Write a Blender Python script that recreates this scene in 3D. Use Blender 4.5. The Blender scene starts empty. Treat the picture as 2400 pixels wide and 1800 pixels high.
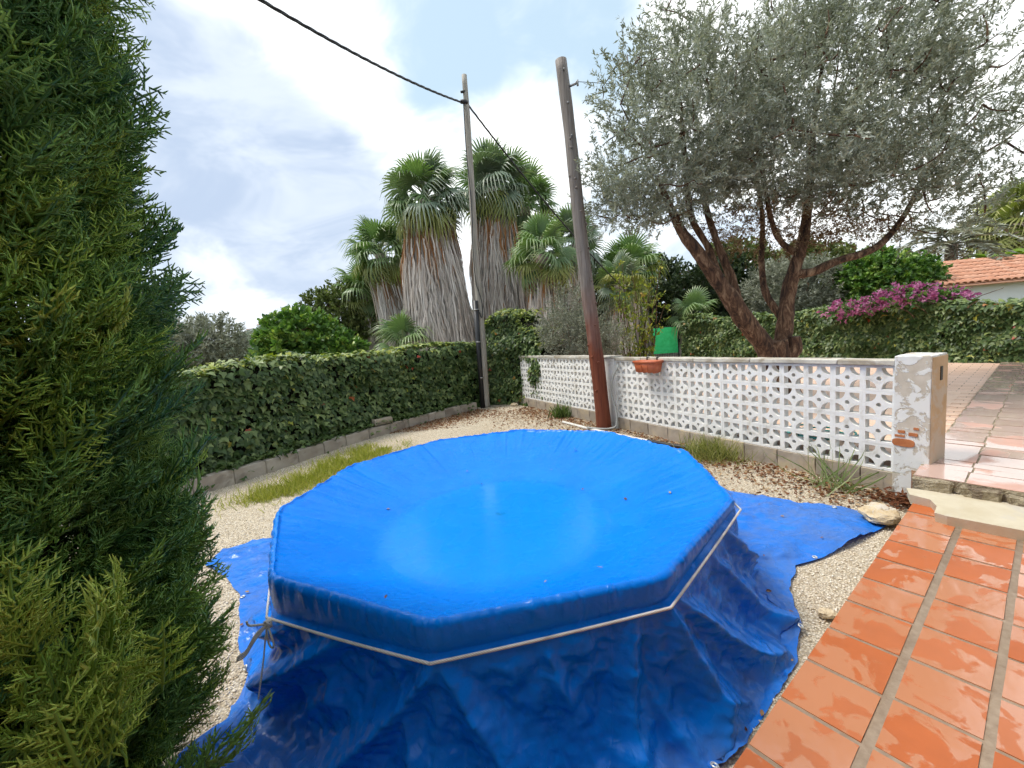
import bpy, bmesh, math, random
import numpy as np
from mathutils import Vector, Matrix, Euler
rng = np.random.default_rng(7)
random.seed(7)
SC = bpy.context.scene
COL = SC.collection
PI = math.pi

# ------------------------------------------------------------------ camera
CAM_H = 1.78
cam = bpy.data.cameras.new('camera')
cam.sensor_fit = 'HORIZONTAL'; cam.sensor_width = 36.0
cam.lens = 956.84 * 36.0 / 2400.0
cam.clip_start = 0.02; cam.clip_end = 9000
camo = bpy.data.objects.new('camera', cam); COL.objects.link(camo)
_p, _r = math.radians(6.698), math.radians(-5.025)
_fw = Vector((0, math.cos(_p), -math.sin(_p))); _up = Vector((0, math.sin(_p), math.cos(_p))); _ri = Vector((1, 0, 0))
_ri2 = math.cos(_r) * _ri + math.sin(_r) * _up
_up2 = -math.sin(_r) * _ri + math.cos(_r) * _up
camo.matrix_world = Matrix((( _ri2.x, _up2.x, -_fw.x, 0), (_ri2.y, _up2.y, -_fw.y, 0), (_ri2.z, _up2.z, -_fw.z, CAM_H), (0, 0, 0, 1)))
SC.camera = camo

# ------------------------------------------------------------------ sky, sun, exposure
SUN_EL, SUN_AZ = math.radians(63), math.radians(-80)      # azimuth from +Y towards +X
W = bpy.data.worlds.new('World'); SC.world = W; W.use_nodes = True
nt = W.node_tree; nt.nodes.clear()
def wn(t, **k):
    n = nt.nodes.new(t)
    for a, b in k.items(): setattr(n, a, b)
    return n
def wl(a, b): nt.links.new(a, b)
out = wn('ShaderNodeOutputWorld'); bg = wn('ShaderNodeBackground'); bg.inputs['Strength'].default_value = 0.1
sky = wn('ShaderNodeTexSky', sky_type='NISHITA', sun_disc=False)
sky.sun_elevation = SUN_EL; sky.sun_rotation = SUN_AZ; sky.altitude = 50; sky.air_density = 1.0; sky.dust_density = 2.0; sky.ozone_density = 1.2
tc = wn('ShaderNodeTexCoord')
nrm = wn('ShaderNodeVectorMath', operation='NORMALIZE'); wl(tc.outputs['Generated'], nrm.inputs[0])
def noise(scale, detail, rough, loc, dist=0.0, zs=2.0):
    m = wn('ShaderNodeMapping'); m.inputs['Location'].default_value = loc; m.inputs['Scale'].default_value = (1, 1, zs)
    wl(nrm.outputs[0], m.inputs[0])
    n = wn('ShaderNodeTexNoise'); n.inputs['Scale'].default_value = scale; n.inputs['Detail'].default_value = detail
    n.inputs['Roughness'].default_value = rough; n.inputs['Distortion'].default_value = dist
    wl(m.outputs[0], n.inputs['Vector']); return n.outputs['Fac']
def mth(op, a, b, clamp=False):
    n = wn('ShaderNodeMath', operation=op, use_clamp=clamp)
    for i, v in enumerate((a, b)):
        if isinstance(v, (int, float)): n.inputs[i].default_value = v
        else: wl(v, n.inputs[i])
    return n.outputs[0]
def blob(d, width, amp):
    dn = Vector(d).normalized()
    n = wn('ShaderNodeVectorMath', operation='DOT_PRODUCT'); wl(nrm.outputs[0], n.inputs[0]); n.inputs[1].default_value = dn
    mr = wn('ShaderNodeMapRange', interpolation_type='SMOOTHSTEP')
    mr.inputs['From Min'].default_value = math.cos(math.radians(width)); mr.inputs['From Max'].default_value = 1.0
    mr.inputs['To Max'].default_value = amp
    wl(n.outputs['Value'], mr.inputs['Value']); return mr.outputs[0]
def ramp(v, lo, hi):
    mr = wn('ShaderNodeMapRange', interpolation_type='SMOOTHSTEP'); mr.inputs['From Min'].default_value = lo; mr.inputs['From Max'].default_value = hi
    wl(v, mr.inputs['Value']); return mr.outputs[0]
def mixc(f, a, b):
    m = wn('ShaderNodeMix', data_type='RGBA'); wl(f, m.inputs['Factor'])
    for s, v in ((m.inputs[6], a), (m.inputs[7], b)):
        if isinstance(v, tuple): s.default_value = v
        else: wl(v, s)
    return m.outputs[2]
n_big = noise(1.9, 3, .55, (3.1, 1.7, 0.4), .3, 1.6)
n_fine = noise(6.5, 4, .6, (8.3, 2.2, 5.0), .5, 1.8)
white = mth('ADD', mth('MULTIPLY', n_big, 0.9), mth('MULTIPLY', n_fine, 0.8))
for d, wd, am in (((-.34, .75, .57), 11, .34), ((-.25, .82, .51), 9, .34), ((-.21, .87, .45), 7, .2), ((-.03, .91, .41), 8, .3), ((.12, .91, .40), 9, .3), ((-.12, .95, .3), 8, .2),
                  ((.42, .76, .49), 12, .36), ((.60, .68, .41), 20, .36), ((.70, .61, .36), 20, .3), ((.75, .64, .18), 20, .34), ((-.08, .98, .19), 14, .25), ((-.52, .85, .08), 10, .3), ((.1, .98, .2), 14, .25),
                  ((-.09, .84, .54), 8, -.42), ((.04, .82, .57), 9, -.34), ((.20, .83, .52), 8, -.34), ((-.42, .81, .40), 13, -.36), ((-.34, .87, .35), 11, -.3), ((-.56, .80, .20), 15, -.3), ((-.51, .73, .45), 13, -.3), ((-.41, .88, .24), 11, -.25)):
    white = mth('ADD', white, blob(d, wd, am))
wmask = ramp(white, .50, 1.38)
lav = noise(1.4, 2, .5, (1.2, 7.7, 2.1), 0.0, 1.8)
for d, wd, am in (((-.42, .81, .40), 18, .3), ((-.34, .87, .35), 14, .3), ((-.56, .80, .20), 20, .3), ((-.51, .73, .45), 16, .2), ((-.41, .88, .24), 14, .25), ((-.09, .84, .54), 11, -.25), ((.04, .82, .57), 13, -.3), ((.20, .83, .52), 12, -.3)):
    lav = mth('ADD', lav, blob(d, wd, am))
lmask = ramp(lav, .35, .75)
mfac = wn('ShaderNodeValue'); mfac.outputs[0].default_value = 0.8
thin = mixc(mfac.outputs[0], sky.outputs[0], (3.0, 3.9, 4.5, 1))                                   # thin high cloud over the blue
n_med = noise(4.2, 4, .62, (5.5, 1.1, 3.3), .6, 2.2)
bank = mixc(ramp(n_med, .32, .72), (2.55, 3.1, 4.0, 1), (3.7, 4.15, 4.75, 1))
cl1 = mixc(lmask, thin, bank)                               # grey-lavender cloud bank
cl1b = mixc(ramp(n_fine, .3, .75), (5.0, 5.3, 5.6, 1), (7.4, 7.5, 7.3, 1))
cl2 = mixc(wmask, cl1, cl1b)                                # bright white cumulus

wl(cl2, bg.inputs['Color']); wl(bg.outputs[0], out.inputs['Surface'])
sun = bpy.data.lights.new('sun', 'SUN'); sun.energy = 1.5; sun.angle = math.radians(16); sun.color = (1.0, 0.95, 0.87)
suno = bpy.data.objects.new('sun', sun); COL.objects.link(suno)
_sd = Vector((math.sin(SUN_AZ) * math.cos(SUN_EL), math.cos(SUN_AZ) * math.cos(SUN_EL), math.sin(SUN_EL)))
suno.rotation_euler = _sd.to_track_quat('Z', 'Y').to_euler(); suno.location = (0, 0, 30)
vs = SC.view_settings; vs.view_transform = 'Standard'; vs.look = 'None'; vs.gamma = 1; vs.use_curve_mapping = False
vs.exposure = 1.2
SC.cycles.max_bounces = 4; SC.cycles.transparent_max_bounces = 4; SC.cycles.diffuse_bounces = 2; SC.cycles.transmission_bounces = 2; SC.cycles.glossy_bounces = 2
SC.cycles.use_adaptive_sampling = True; SC.cycles.adaptive_threshold = .03
SC.cycles.use_denoising = True; SC.cycles.caustics_reflective = False; SC.cycles.caustics_refractive = False

# ------------------------------------------------------------------ helpers
def tag(o, label=None, cat=None, group=None, kind=None):
    if label: o['label'] = label
    if cat: o['category'] = cat
    if group: o['group'] = group
    if kind: o['kind'] = kind
    return o
def empty(name, loc, label=None, cat=None, group=None, rz=0):
    o = bpy.data.objects.new(name, None); COL.objects.link(o); o.location = loc; o.rotation_euler = (0, 0, rz)
    o.empty_display_size = 0.2
    return tag(o, label, cat, group)
def mesh_np(name, V, F, mat=None, tint=None, smooth=False):
    """F: array (n,3) or (n,4), or a list of such arrays"""
    me = bpy.data.meshes.new(name)
    Fs = F if isinstance(F, list) else [F]
    Fs = [np.asarray(f, np.int32) for f in Fs if len(f)]
    V = np.ascontiguousarray(V, np.float32)
    me.vertices.add(len(V)); me.vertices.foreach_set('co', V.ravel())
    nl = sum(f.size for f in Fs); npol = sum(len(f) for f in Fs)
    me.loops.add(nl); me.loops.foreach_set('vertex_index', np.concatenate([f.ravel() for f in Fs]))
    me.polygons.add(npol)
    tot = np.concatenate([np.full(len(f), f.shape[1], np.int32) for f in Fs])
    st = np.concatenate([[0], np.cumsum(tot)[:-1]]).astype(np.int32)
    me.polygons.foreach_set('loop_start', st)
    if smooth: me.polygons.foreach_set('use_smooth', np.ones(npol, bool))
    if tint is not None:
        a = me.attributes.new('tint', 'FLOAT', 'POINT'); a.data.foreach_set('value', np.ascontiguousarray(tint, np.float32))
    me.update(calc_edges=True)
    if mat: me.materials.append(mat)
    return me
def link(name, me, parent=None, loc=(0, 0, 0), rot=(0, 0, 0), scale=None):
    o = bpy.data.objects.new(name, me); COL.objects.link(o); o.location = loc; o.rotation_euler = rot
    if scale: o.scale = scale
    if parent: o.parent = parent
    return o
def part(name, V, F, mat, root=None, tint=None, smooth=False):
    V = np.asarray(V, float)
    if root is not None: V = V - np.array(root.matrix_basis.translation)
    return link(name, mesh_np(name, V, F, mat, tint, smooth), root)
def _h(ix, iy, iz):
    n = (ix * 374761393 + iy * 668265263 + iz * 1274126177) & 0xffffffff
    n = ((n ^ (n >> 13)) * 1274126177) & 0xffffffff
    return ((n ^ (n >> 16)) & 0xffff) / 32767.5 - 1.0
def vnoise(P):
    P = np.asarray(P, float); i = np.floor(P).astype(np.int64); f = P - i; f = f * f * (3 - 2 * f)
    r = 0
    for dx in (0, 1):
        wx = f[:, 0] if dx else 1 - f[:, 0]
        for dy in (0, 1):
            wy = f[:, 1] if dy else 1 - f[:, 1]
            for dz in (0, 1):
                wz = f[:, 2] if dz else 1 - f[:, 2]
                r = r + wx * wy * wz * _h(i[:, 0] + dx, i[:, 1] + dy, i[:, 2] + dz)
    return r
def fbm(P, oct=3):
    a, s, r = 1.0, 1.0, 0
    for _ in range(oct):
        r = r + a * vnoise(np.asarray(P) * s + 17.3 * s); a *= .5; s *= 2.03
    return r
def tube(pts, rad, sides=8, cap=True, twist=0.0):
    pts = np.asarray(pts, float); n = len(pts); rad = np.broadcast_to(np.asarray(rad, float), (n,))
    t = np.gradient(pts, axis=0); t /= np.linalg.norm(t, axis=1)[:, None] + 1e-9
    ref = np.array([0, 0, 1.0]) if abs(t[0][2]) < .9 else np.array([1.0, 0, 0])
    u = np.cross(ref, t[0]); u /= np.linalg.norm(u); U = [u]
    for k in range(1, n):
        u = U[-1] - t[k] * (U[-1] @ t[k]); U.append(u / (np.linalg.norm(u) + 1e-9))
    U = np.array(U); B = np.cross(t, U)
    a = np.arange(sides) * 2 * PI / sides
    V = pts[:, None] + rad[:, None, None] * (np.cos(a)[None, :, None] * U[:, None] + np.sin(a)[None, :, None] * B[:, None])
    V = V.reshape(-1, 3)
    i = np.arange(n - 1)[:, None] * sides; j = np.arange(sides)[None]; k = (j + 1) % sides
    F = np.stack([i + j, i + k, i + sides + k, i + sides + j], -1).reshape(-1, 4)
    if cap:
        c0, c1 = len(V), len(V) + 1
        V = np.vstack([V, pts[0], pts[-1]])
        jj = np.arange(sides); kk = (jj + 1) % sides
        T = np.vstack([np.stack([np.full(sides, c0), kk, jj], -1), np.stack([np.full(sides, c1), (n - 1) * sides + jj, (n - 1) * sides + kk], -1)])
        return V, [F, T]
    return V, [F]
def join(items):
    """items: list of (V, F or [F..]) -> V, [quads, tris]"""
    Vs, Q, T, o = [], [], [], 0
    for V, F in items:
        for f in (F if isinstance(F, list) else [F]):
            f = np.asarray(f, np.int64)
            if f.size == 0: continue
            (Q if f.shape[1] == 4 else T).append(f + o)
        Vs.append(np.asarray(V, float)); o += len(V)
    r = []
    if Q: r.append(np.vstack(Q))
    if T: r.append(np.vstack(T))
    return np.vstack(Vs), r
def rep(pv, pf, pos, R, s):
    """replicate a prototype mesh N times; R (N,3,3) columns are the local axes"""
    pv = np.asarray(pv, float); N = len(pos); s = np.broadcast_to(np.asarray(s, float), (N,))
    V = np.einsum('nij,mj->nmi', R * s[:, None, None], pv) + np.asarray(pos)[:, None]
    F = np.asarray(pf)[None] + (np.arange(N) * len(pv))[:, None, None]
    return V.reshape(-1, 3), F.reshape(-1, np.asarray(pf).shape[1])
def frames(d, roll=None, up=(0, 0, 1)):
    """rotation matrices whose local Y is d, local Z as near to up as can be, then rolled about Y"""
    d = np.asarray(d, float); d = d / (np.linalg.norm(d, axis=1)[:, None] + 1e-9)
    up = np.broadcast_to(np.asarray(up, float), d.shape)
    x = np.cross(d, up); l = np.linalg.norm(x, axis=1)[:, None]; x = np.where(l < 1e-4, [1.0, 0, 0], x / (l + 1e-9))
    z = np.cross(x, d)
    if roll is not None:
        c, s_ = np.cos(roll)[:, None], np.sin(roll)[:, None]; x, z = c * x + s_ * z, c * z - s_ * x
    return np.stack([x, d, z], -1)
def box_arr(x0, x1, y0, y1, z0, z1):
    V = np.array([(x, y, z) for z in (z0, z1) for y in (y0, y1) for x in (x0, x1)], float)
    F = np.array([(0, 2, 3, 1), (4, 5, 7, 6), (0, 1, 5, 4), (2, 6, 7, 3), (0, 4, 6, 2), (1, 3, 7, 5)])
    return V, F
def bev_box(name, x0, x1, y0, y1, z0, z1, b, mat, seg=1, cuts=0, jit=0.0):
    bm = bmesh.new(); V, F = box_arr(x0, x1, y0, y1, z0, z1)
    vs_ = [bm.verts.new(v) for v in V]
    for f in F: bm.faces.new([vs_[i] for i in f])
    if cuts: bmesh.ops.subdivide_edges(bm, edges=bm.edges[:], cuts=cuts, use_grid_fill=True)
    if b: bmesh.ops.bevel(bm, geom=[e for e in bm.edges if e.is_manifold and e.calc_face_angle(0) > .5], offset=b, segments=seg, profile=.6, affect='EDGES')
    if jit:
        co = np.array([v.co for v in bm.verts]); n = np.stack([fbm(co * 14 + k * 31) for k in range(3)], -1) * jit
        for v, q in zip(bm.verts, n): v.co += Vector(q)
    bmesh.ops.recalc_face_normals(bm, faces=bm.faces[:])
    me = bpy.data.meshes.new(name); bm.to_mesh(me); bm.free(); me.materials.append(mat)
    return me

# ------------------------------------------------------------------ materials
class Mat:
    def __init__(s, name):
        s.m = bpy.data.materials.new(name); s.m.use_nodes = True; s.t = s.m.node_tree; s.t.nodes.clear()
        s.out = s.n('ShaderNodeOutputMaterial'); s.b = s.n('ShaderNodeBsdfPrincipled'); s.l(s.b.outputs[0], s.out.inputs[0])
        s.tc = s.n('ShaderNodeTexCoord'); s.oi = s.n('ShaderNodeObjectInfo')
    def n(s, t, **k):
        q = s.t.nodes.new(t)
        for a, b in k.items(): setattr(q, a, b)
        return q
    def l(s, a, b): s.t.links.new(a, b)
    def val(s, inp, v):
        i = s.b.inputs[inp] if isinstance(inp, str) else inp
        if isinstance(v, (int, float)): i.default_value = v
        elif isinstance(v, tuple): i.default_value = v if len(v) == 4 or i.type == 'VECTOR' else (*v, 1)
        else: s.l(v, i)
    def noise(s, scale, detail=4, rough=.55, dist=0, vec=None, ofs=None, stretch=None):
        q = s.n('ShaderNodeTexNoise'); q.inputs['Scale'].default_value = scale; q.inputs['Detail'].default_value = detail
        q.inputs['Roughness'].default_value = rough; q.inputs['Distortion'].default_value = dist
        v = vec or s.tc.outputs['Object']
        if stretch or ofs:
            m = s.n('ShaderNodeMapping'); s.l(v, m.inputs[0])
            if stretch: m.inputs['Scale'].default_value = stretch
            if ofs is not None: s.l(ofs, m.inputs['Location'])
            v = m.outputs[0]
        s.l(v, q.inputs['Vector']); return q.outputs['Fac']
    def rnd(s, k=50):
        q = s.n('ShaderNodeVectorMath', operation='SCALE'); q.inputs['Scale'].default_value = k
        c = s.n('ShaderNodeCombineXYZ')
        for i in range(3): s.l(s.oi.outputs['Random'], c.inputs[i])
        s.l(c.outputs[0], q.inputs[0]); return q.outputs[0]
    def voro(s, scale, feature='F1', out='Distance', rand=1.0):
        q = s.n('ShaderNodeTexVoronoi', feature=feature); q.inputs['Scale'].default_value = scale; q.inputs['Randomness'].default_value = rand
        s.l(s.tc.outputs['Object'], q.inputs['Vector']); return q.outputs[out]
    def ramp(s, v, stops, interp='LINEAR'):
        q = s.n('ShaderNodeValToRGB'); q.color_ramp.interpolation = interp; e = q.color_ramp.elements
        while len(e) < len(stops): e.new(.5)
        for k, (p, c) in zip(e, stops):
            k.position = p; k.color = (*c, 1) if not isinstance(c, (int, float)) else (c, c, c, 1)
        s.l(v, q.inputs[0]); return q.outputs[0]
    def mix(s, f, a, b, mode='MIX'):
        q = s.n('ShaderNodeMix', data_type='RGBA', blend_type=mode); s.val(q.inputs['Factor'], f); s.val(q.inputs[6], a); s.val(q.inputs[7], b); return q.outputs[2]
    def math(s, op, a, b=0.0, clamp=False):
        q = s.n('ShaderNodeMath', operation=op, use_clamp=clamp); s.val(q.inputs[0], a); s.val(q.inputs[1], b); return q.outputs[0]
    def attr(s, name='tint'):
        q = s.n('ShaderNodeAttribute', attribute_name=name); return q.outputs['Fac']
    def sep(s, v=None):
        q = s.n('ShaderNodeSeparateXYZ'); s.l(v or s.tc.outputs['Object'], q.inputs[0]); return q.outputs
    def bump(s, h, strength=.5, dist=.01):
        q = s.n('ShaderNodeBump'); q.inputs['Strength'].default_value = strength; q.inputs['Distance'].default_value = dist
        s.l(h, q.inputs['Height']); s.l(q.outputs[0], s.b.inputs['Normal']); return q
def leaf_mat(name, stops, rough=.5, trans=.25, tcol=None, spec=.35):
    M = Mat(name); c = M.ramp(M.attr(), stops); M.val('Base Color', c); M.val('Roughness', rough); M.val('Specular IOR Level', spec)
    if trans:
        t = M.n('ShaderNodeBsdfTranslucent'); br = M.mix(1.0, c, tcol or (1.0, 1.25, .5), 'MULTIPLY'); M.l(br, t.inputs[0])
        mx = M.n('ShaderNodeMixShader'); mx.inputs[0].default_value = trans; M.l(M.b.outputs[0], mx.inputs[1]); M.l(t.outputs[0], mx.inputs[2]); M.l(mx.outputs[0], M.out.inputs[0])
    return M.m
def stone_mat(name, c1, c2, scale=8, rough=.85, bump=.4, dist=.01, c3=None, var=0.0, fine=60):
    M = Mat(name); f = M.noise(scale, 6, .6, ofs=M.rnd()); c = M.ramp(f, [(.3, c1), (.7, c2)])
    if c3: c = M.mix(M.ramp(M.noise(scale * .6, 5, .65, .6, ofs=M.rnd(80)), [(.52, 0.0), (.62, 1.0)]), c, c3)
    if var: c = M.mix(M.math('MULTIPLY', M.oi.outputs['Random'], var), c, tuple(x * .45 for x in c1))
    M.val('Base Color', c); M.val('Roughness', rough); M.val('Specular IOR Level', .25)
    M.bump(M.math('ADD', M.noise(scale * 3, 5, .6), M.math('MULTIPLY', M.noise(fine, 3), .5)), bump, dist); return M.m

# ================================================================== GROUND
DT = np.array([.803, .596]); NT = np.array([.596, -.803])        # terrace tile directions (along, across)
TO = np.array([.935, 1.131])                                      # a grout crossing of the terrace
FD = np.array([.446, -.895]); FB = np.array([.895, .446])         # fence direction, direction behind the fence
FO = np.array([1.863, 6.896]); FANG = math.atan2(-.895, .446)
TZ = .19                                                          # terrace level
def fpt(col, back=0.0): return FO + FD * .25 * col + FB * back
def tpt(u, v): return TO + NT * u + DT * v                        # metres across / along the terrace

def grid_sheet(x0, x1, y0, y1, nx, ny, zf):
    X, Y = np.meshgrid(np.linspace(x0, x1, nx), np.linspace(y0, y1, ny))
    V = np.stack([X.ravel(), Y.ravel(), zf(X.ravel(), Y.ravel())], -1)
    i = (np.arange(ny - 1)[:, None] * nx + np.arange(nx - 1)[None]).ravel()
    return V, np.stack([i, i + 1, i + nx + 1, i + nx], -1)
M = Mat('dry_earth'); c = M.ramp(M.noise(.8, 6), [(.3, (.16, .13, .075)), (.55, (.12, .13, .05)), (.8, (.2, .17, .1))]); M.val('Base Color', c); M.val('Roughness', .95); M_EARTH = M.m
g = part('ground', *grid_sheet(-4000, 4000, -400, 4000, 41, 41, lambda x, y: np.full_like(x, -.12)), M_EARTH); tag(g, kind='structure')
M = Mat('gravel_bed')
v1 = M.n('ShaderNodeTexVoronoi'); v1.inputs['Scale'].default_value = 75; M.l(M.tc.outputs['Object'], v1.inputs['Vector'])
sp = M.n('ShaderNodeSeparateColor'); M.l(v1.outputs['Color'], sp.inputs[0])
c = M.ramp(sp.outputs[0], [(0, (.54, .44, .31)), (.4, (.74, .63, .47)), (1, (.85, .77, .63))])
big = M.noise(.9, 5, .6); c = M.mix(M.ramp(big, [(.5, 0.0), (.72, .45)]), c, (.46, .33, .21))
c = M.mix(M.ramp(v1.outputs['Distance'], [(.25, 0.0), (.6, .55)]), c, (.16, .12, .08))
M.val('Base Color', c); M.val('Roughness', .9); M.val('Specular IOR Level', .2); M.bump(M.math('MULTIPLY', v1.outputs['Distance'], -1.0), .8, .012); M_GRAV = M.m
def yard_z(x, y):
    P = np.stack([x * .9, y * .9, 0 * x], -1); return .012 * fbm(P, 3) + .02 * np.clip((y - 5) / 5, 0, 1)
g = part('gravel_yard', *grid_sheet(-9, 6.5, -3, 13, 156, 160, yard_z), M_GRAV, smooth=True); tag(g, kind='structure')

# loose stones on the bed (uncountable)
octa = np.array([(1, 0, 0), (-.9, .1, 0), (0, 1, 0), (0, -1, .1), (.1, 0, .7), (0, 0, -.6)]); octf = np.array([(0, 2, 4), (2, 1, 4), (1, 3, 4), (3, 0, 4), (2, 0, 5), (1, 2, 5), (3, 1, 5), (0, 3, 5)])
TARP_B = np.array([(1.25, 4.4), (2.1, 4.06), (2.6, 3.56), (3.08, 3.27), (2.92, 3.1), (2.44, 2.89), (2.13, 2.74), (1.88, 2.68), (1.66, 2.44), (1.49, 2.09), (1.32, 1.88), (.98, 1.62), (.68, 1.4), (.2, 1.12), (-.4, 1.0), (-1.1, 1.12), (-1.55, 1.4), (-1.66, 1.66), (-1.55, 1.84),
                   (-1.64, 2.14), (-1.78, 2.28), (-2.0, 2.6), (-2.19, 2.9), (-2.5, 3.2), (-2.84, 3.42), (-2.86, 3.7), (-2.45, 3.83), (-1.85, 3.85), (-1.6, 4.05), (-.95, 4.62), (0, 4.72), (.8, 4.62)])
def inside(P, poly):
    x, y = P[:, 0], P[:, 1]; r = np.zeros(len(P), bool); j = len(poly) - 1
    for i in range(len(poly)):
        a, b = poly[i], poly[j]
        k = ((a[1] > y) != (b[1] > y)) & (x < (b[0] - a[0]) * (y - a[1]) / (b[1] - a[1] + 1e-12) + a[0]); r ^= k; j = i
    return r
n = 62000
P = np.stack([rng.uniform(-4.4, 3.4, n), 1.0 + 7.5 * rng.random(n) ** 1.9], -1)
P = P[~inside(P, TARP_B)]
E0 = tpt(-.28, 0); side = (P - E0) @ NT; P = P[(side < -.02) | ((P - E0) @ DT > 2.85)]
P = P[((P - FO) @ FB) < -.02]
z = yard_z(P[:, 0], P[:, 1]); s = rng.uniform(.0045, .0105, len(P))
V, F = rep(octa, octf, np.c_[P, z + s * .3], frames(rng.normal(size=(len(P), 3))), s)
M_STONE = leaf_mat('gravel_stones', [(0, (.46, .37, .26)), (.2, (.72, .61, .46)), (.7, (.86, .76, .61)), (1, (.90, .84, .74))], .9, 0, spec=.2)
tag(part('gravel', V, F, M_STONE, tint=np.repeat(rng.random(len(P)), 6)), 'pale beige crushed stone lying over the yard', 'gravel', kind='stuff')

# ------------------------------------------------------------------ terrace of terracotta tiles
M = Mat('grout'); c = M.ramp(M.noise(30, 5), [(.3, (.27, .195, .135)), (.7, (.38, .29, .21))]); M.val('Base Color', c); M.val('Roughness', M.ramp(M.noise(5, 3), [(.4, .35), (.6, .8)])); M.bump(M.noise(90, 3), .4, .004); M_GROUT = M.m
def wet_clay(name, dry, pale, lo, hi, scale=3.2, wetrough=.1, world=True):
    M = Mat(name); gp = M.n('ShaderNodeNewGeometry').outputs['Position']
    base = M.ramp(M.noise(5, 5, .6, vec=gp), [(.3, dry), (.7, tuple(min(1, x * 1.22) for x in dry))])
    base = M.mix(M.math('MULTIPLY', M.oi.outputs['Random'], .4), base, pale)
    film = M.math('ADD', M.noise(scale, 5, .55, .6, vec=gp), M.math('MULTIPLY', M.math('SUBTRACT', M.oi.outputs['Random'], .5), .16)); wet_sheen = M.ramp(film, [(lo, 0.0), (hi, 1.0)])
    M.val('Base Color', M.mix(M.math('MULTIPLY', wet_sheen, .8), base, pale)); M.val('Roughness', M.mix(wet_sheen, (.42,) * 3, (wetrough,) * 3))  # wet film also paler in base colour: painted sky sheen
    M.val('Specular IOR Level', .5); M.val('Coat Weight', M.math('MULTIPLY', wet_sheen, .8)); M.val('Coat Roughness', .04)
    h = M.math('ADD', M.noise(22, 4, .6, vec=gp), M.math('MULTIPLY', M.noise(4, 2, vec=gp), 1.5)); M.bump(h, .09, .006); return M.m
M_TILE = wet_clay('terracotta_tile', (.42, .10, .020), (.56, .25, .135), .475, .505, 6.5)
M_PATH = wet_clay('path_tile', (.50, .27, .20), (.60, .43, .37), .36, .45, 2.2, .22)  # pinkish tones carry part of the sky reflection as colour
V1 = 3.09
terr = part('terrace', *box_arr(0, 1, 0, 1, 0, 1), M_GROUT)
q = [tpt(-.28, -1.8), tpt(2.6, -1.8), tpt(2.6, V1 + .3), tpt(-.28, V1 + .3)]
V = np.array([(*a, -.1) for a in q] + [(*a, TZ - .004) for a in q]); F = np.array([(3, 2, 1, 0), (4, 5, 6, 7), (0, 1, 5, 4), (1, 2, 6, 5), (2, 3, 7, 6), (3, 0, 4, 7)])
bpy.data.objects.remove(terr); terr = part('terrace', V, F, M_GROUT); tag(terr, kind='structure')
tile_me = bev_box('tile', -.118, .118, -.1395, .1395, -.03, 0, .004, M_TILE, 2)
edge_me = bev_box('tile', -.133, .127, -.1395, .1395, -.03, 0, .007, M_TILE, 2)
ang = math.atan2(NT[1], NT[0])
for iu in range(-1, 8):
    for iv in range(-6, 11):
        uc = -.147 if iu == -1 else (iu + .5) * .266; vc = (iv + .5) * .30 + .012 * math.sin(iu * 2.1 + 1)
        if vc + .14 > V1 + .25: continue
        if iu > 4 and iv < -2: continue
        c = tpt(uc, vc)
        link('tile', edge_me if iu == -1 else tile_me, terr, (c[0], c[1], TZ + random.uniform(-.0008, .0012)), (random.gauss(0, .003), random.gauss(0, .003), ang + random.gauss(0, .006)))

# limestone slab step and the raised path behind it
M_SLAB = stone_mat('limestone', (.50, .42, .28), (.66, .60, .47), 3.5, .6, .35, .008, c3=(.55, .50, .42))
bm = bmesh.new()
prof = [(-.34, 3.02), (-.30, 2.88), (-.18, 2.86), (-.13, 2.74), (-.125, 2.60), (-.06, 2.575), (.3, 2.585), (.72, 2.57), (1.2, 2.58), (1.2, 3.085), (.4, 3.09), (0.0, 3.085), (-.18, 3.07)]
tv = [bm.verts.new((*tpt(u, v), TZ + .072 + .006 * math.sin(u * 9))) for u, v in prof]; bv = [bm.verts.new((*tpt(u * .99 + .004, v + .008), TZ - .01)) for u, v in prof]
bm.faces.new(tv); bm.faces.new(bv[::-1])
for i in range(len(prof)): j = (i + 1) % len(prof); bm.faces.new((tv[j], tv[i], bv[i], bv[j]))
bmesh.ops.bevel(bm, geom=[e for e in bm.edges if any(v in tv for v in e.verts) and e.calc_face_angle(0) > .4], offset=.012, segments=2, affect='EDGES')
bmesh.ops.recalc_face_normals(bm, faces=bm.faces[:])
me = bpy.data.meshes.new('stone_slab'); bm.to_mesh(me); bm.free(); me.materials.append(M_SLAB)
tag(link('stone_slab', me), 'long pale limestone slab laid as a step on the orange tiles', 'step')
PZ = .36
def prism(poly, z0, z1):
    n = len(poly); V = np.array([(*p, z0) for p in poly] + [(*p, z1) for p in poly]); bmx = bmesh.new(); a = [bmx.verts.new(v) for v in V]
    bmx.faces.new(a[:n][::-1]); bmx.faces.new(a[n:])
    for i in range(n): j = (i + 1) % n; bmx.faces.new((a[i], a[j], a[n + j], a[n + i]))
    bmesh.ops.recalc_face_normals(bmx, faces=bmx.faces[:]); return bmx
def prism_obj(name, poly, z0, z1, mat, parent=None, bev=0):
    bmx = prism([tuple(p) for p in poly], z0, z1)
    if bev: bmesh.ops.bevel(bmx, geom=bmx.edges[:], offset=bev, segments=1, affect='EDGES')
    me = bpy.data.meshes.new(name); bmx.to_mesh(me); bmx.free(); me.materials.append(mat); return link(name, me, parent)
M_RUB = stone_mat('rubble_mortar', (.32, .26, .17), (.5, .43, .31), 16, .95, .9, .03, c3=(.22, .17, .12))
path = prism_obj('path', [tpt(-.315, V1 + .005), tpt(3.6, V1 + .005), tpt(3.6, 13), tpt(-.315, 13)], -.1, PZ - .005, M_RUB); tag(path, kind='structure')
row_v = V1; k = 0
pm = {}
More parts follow.
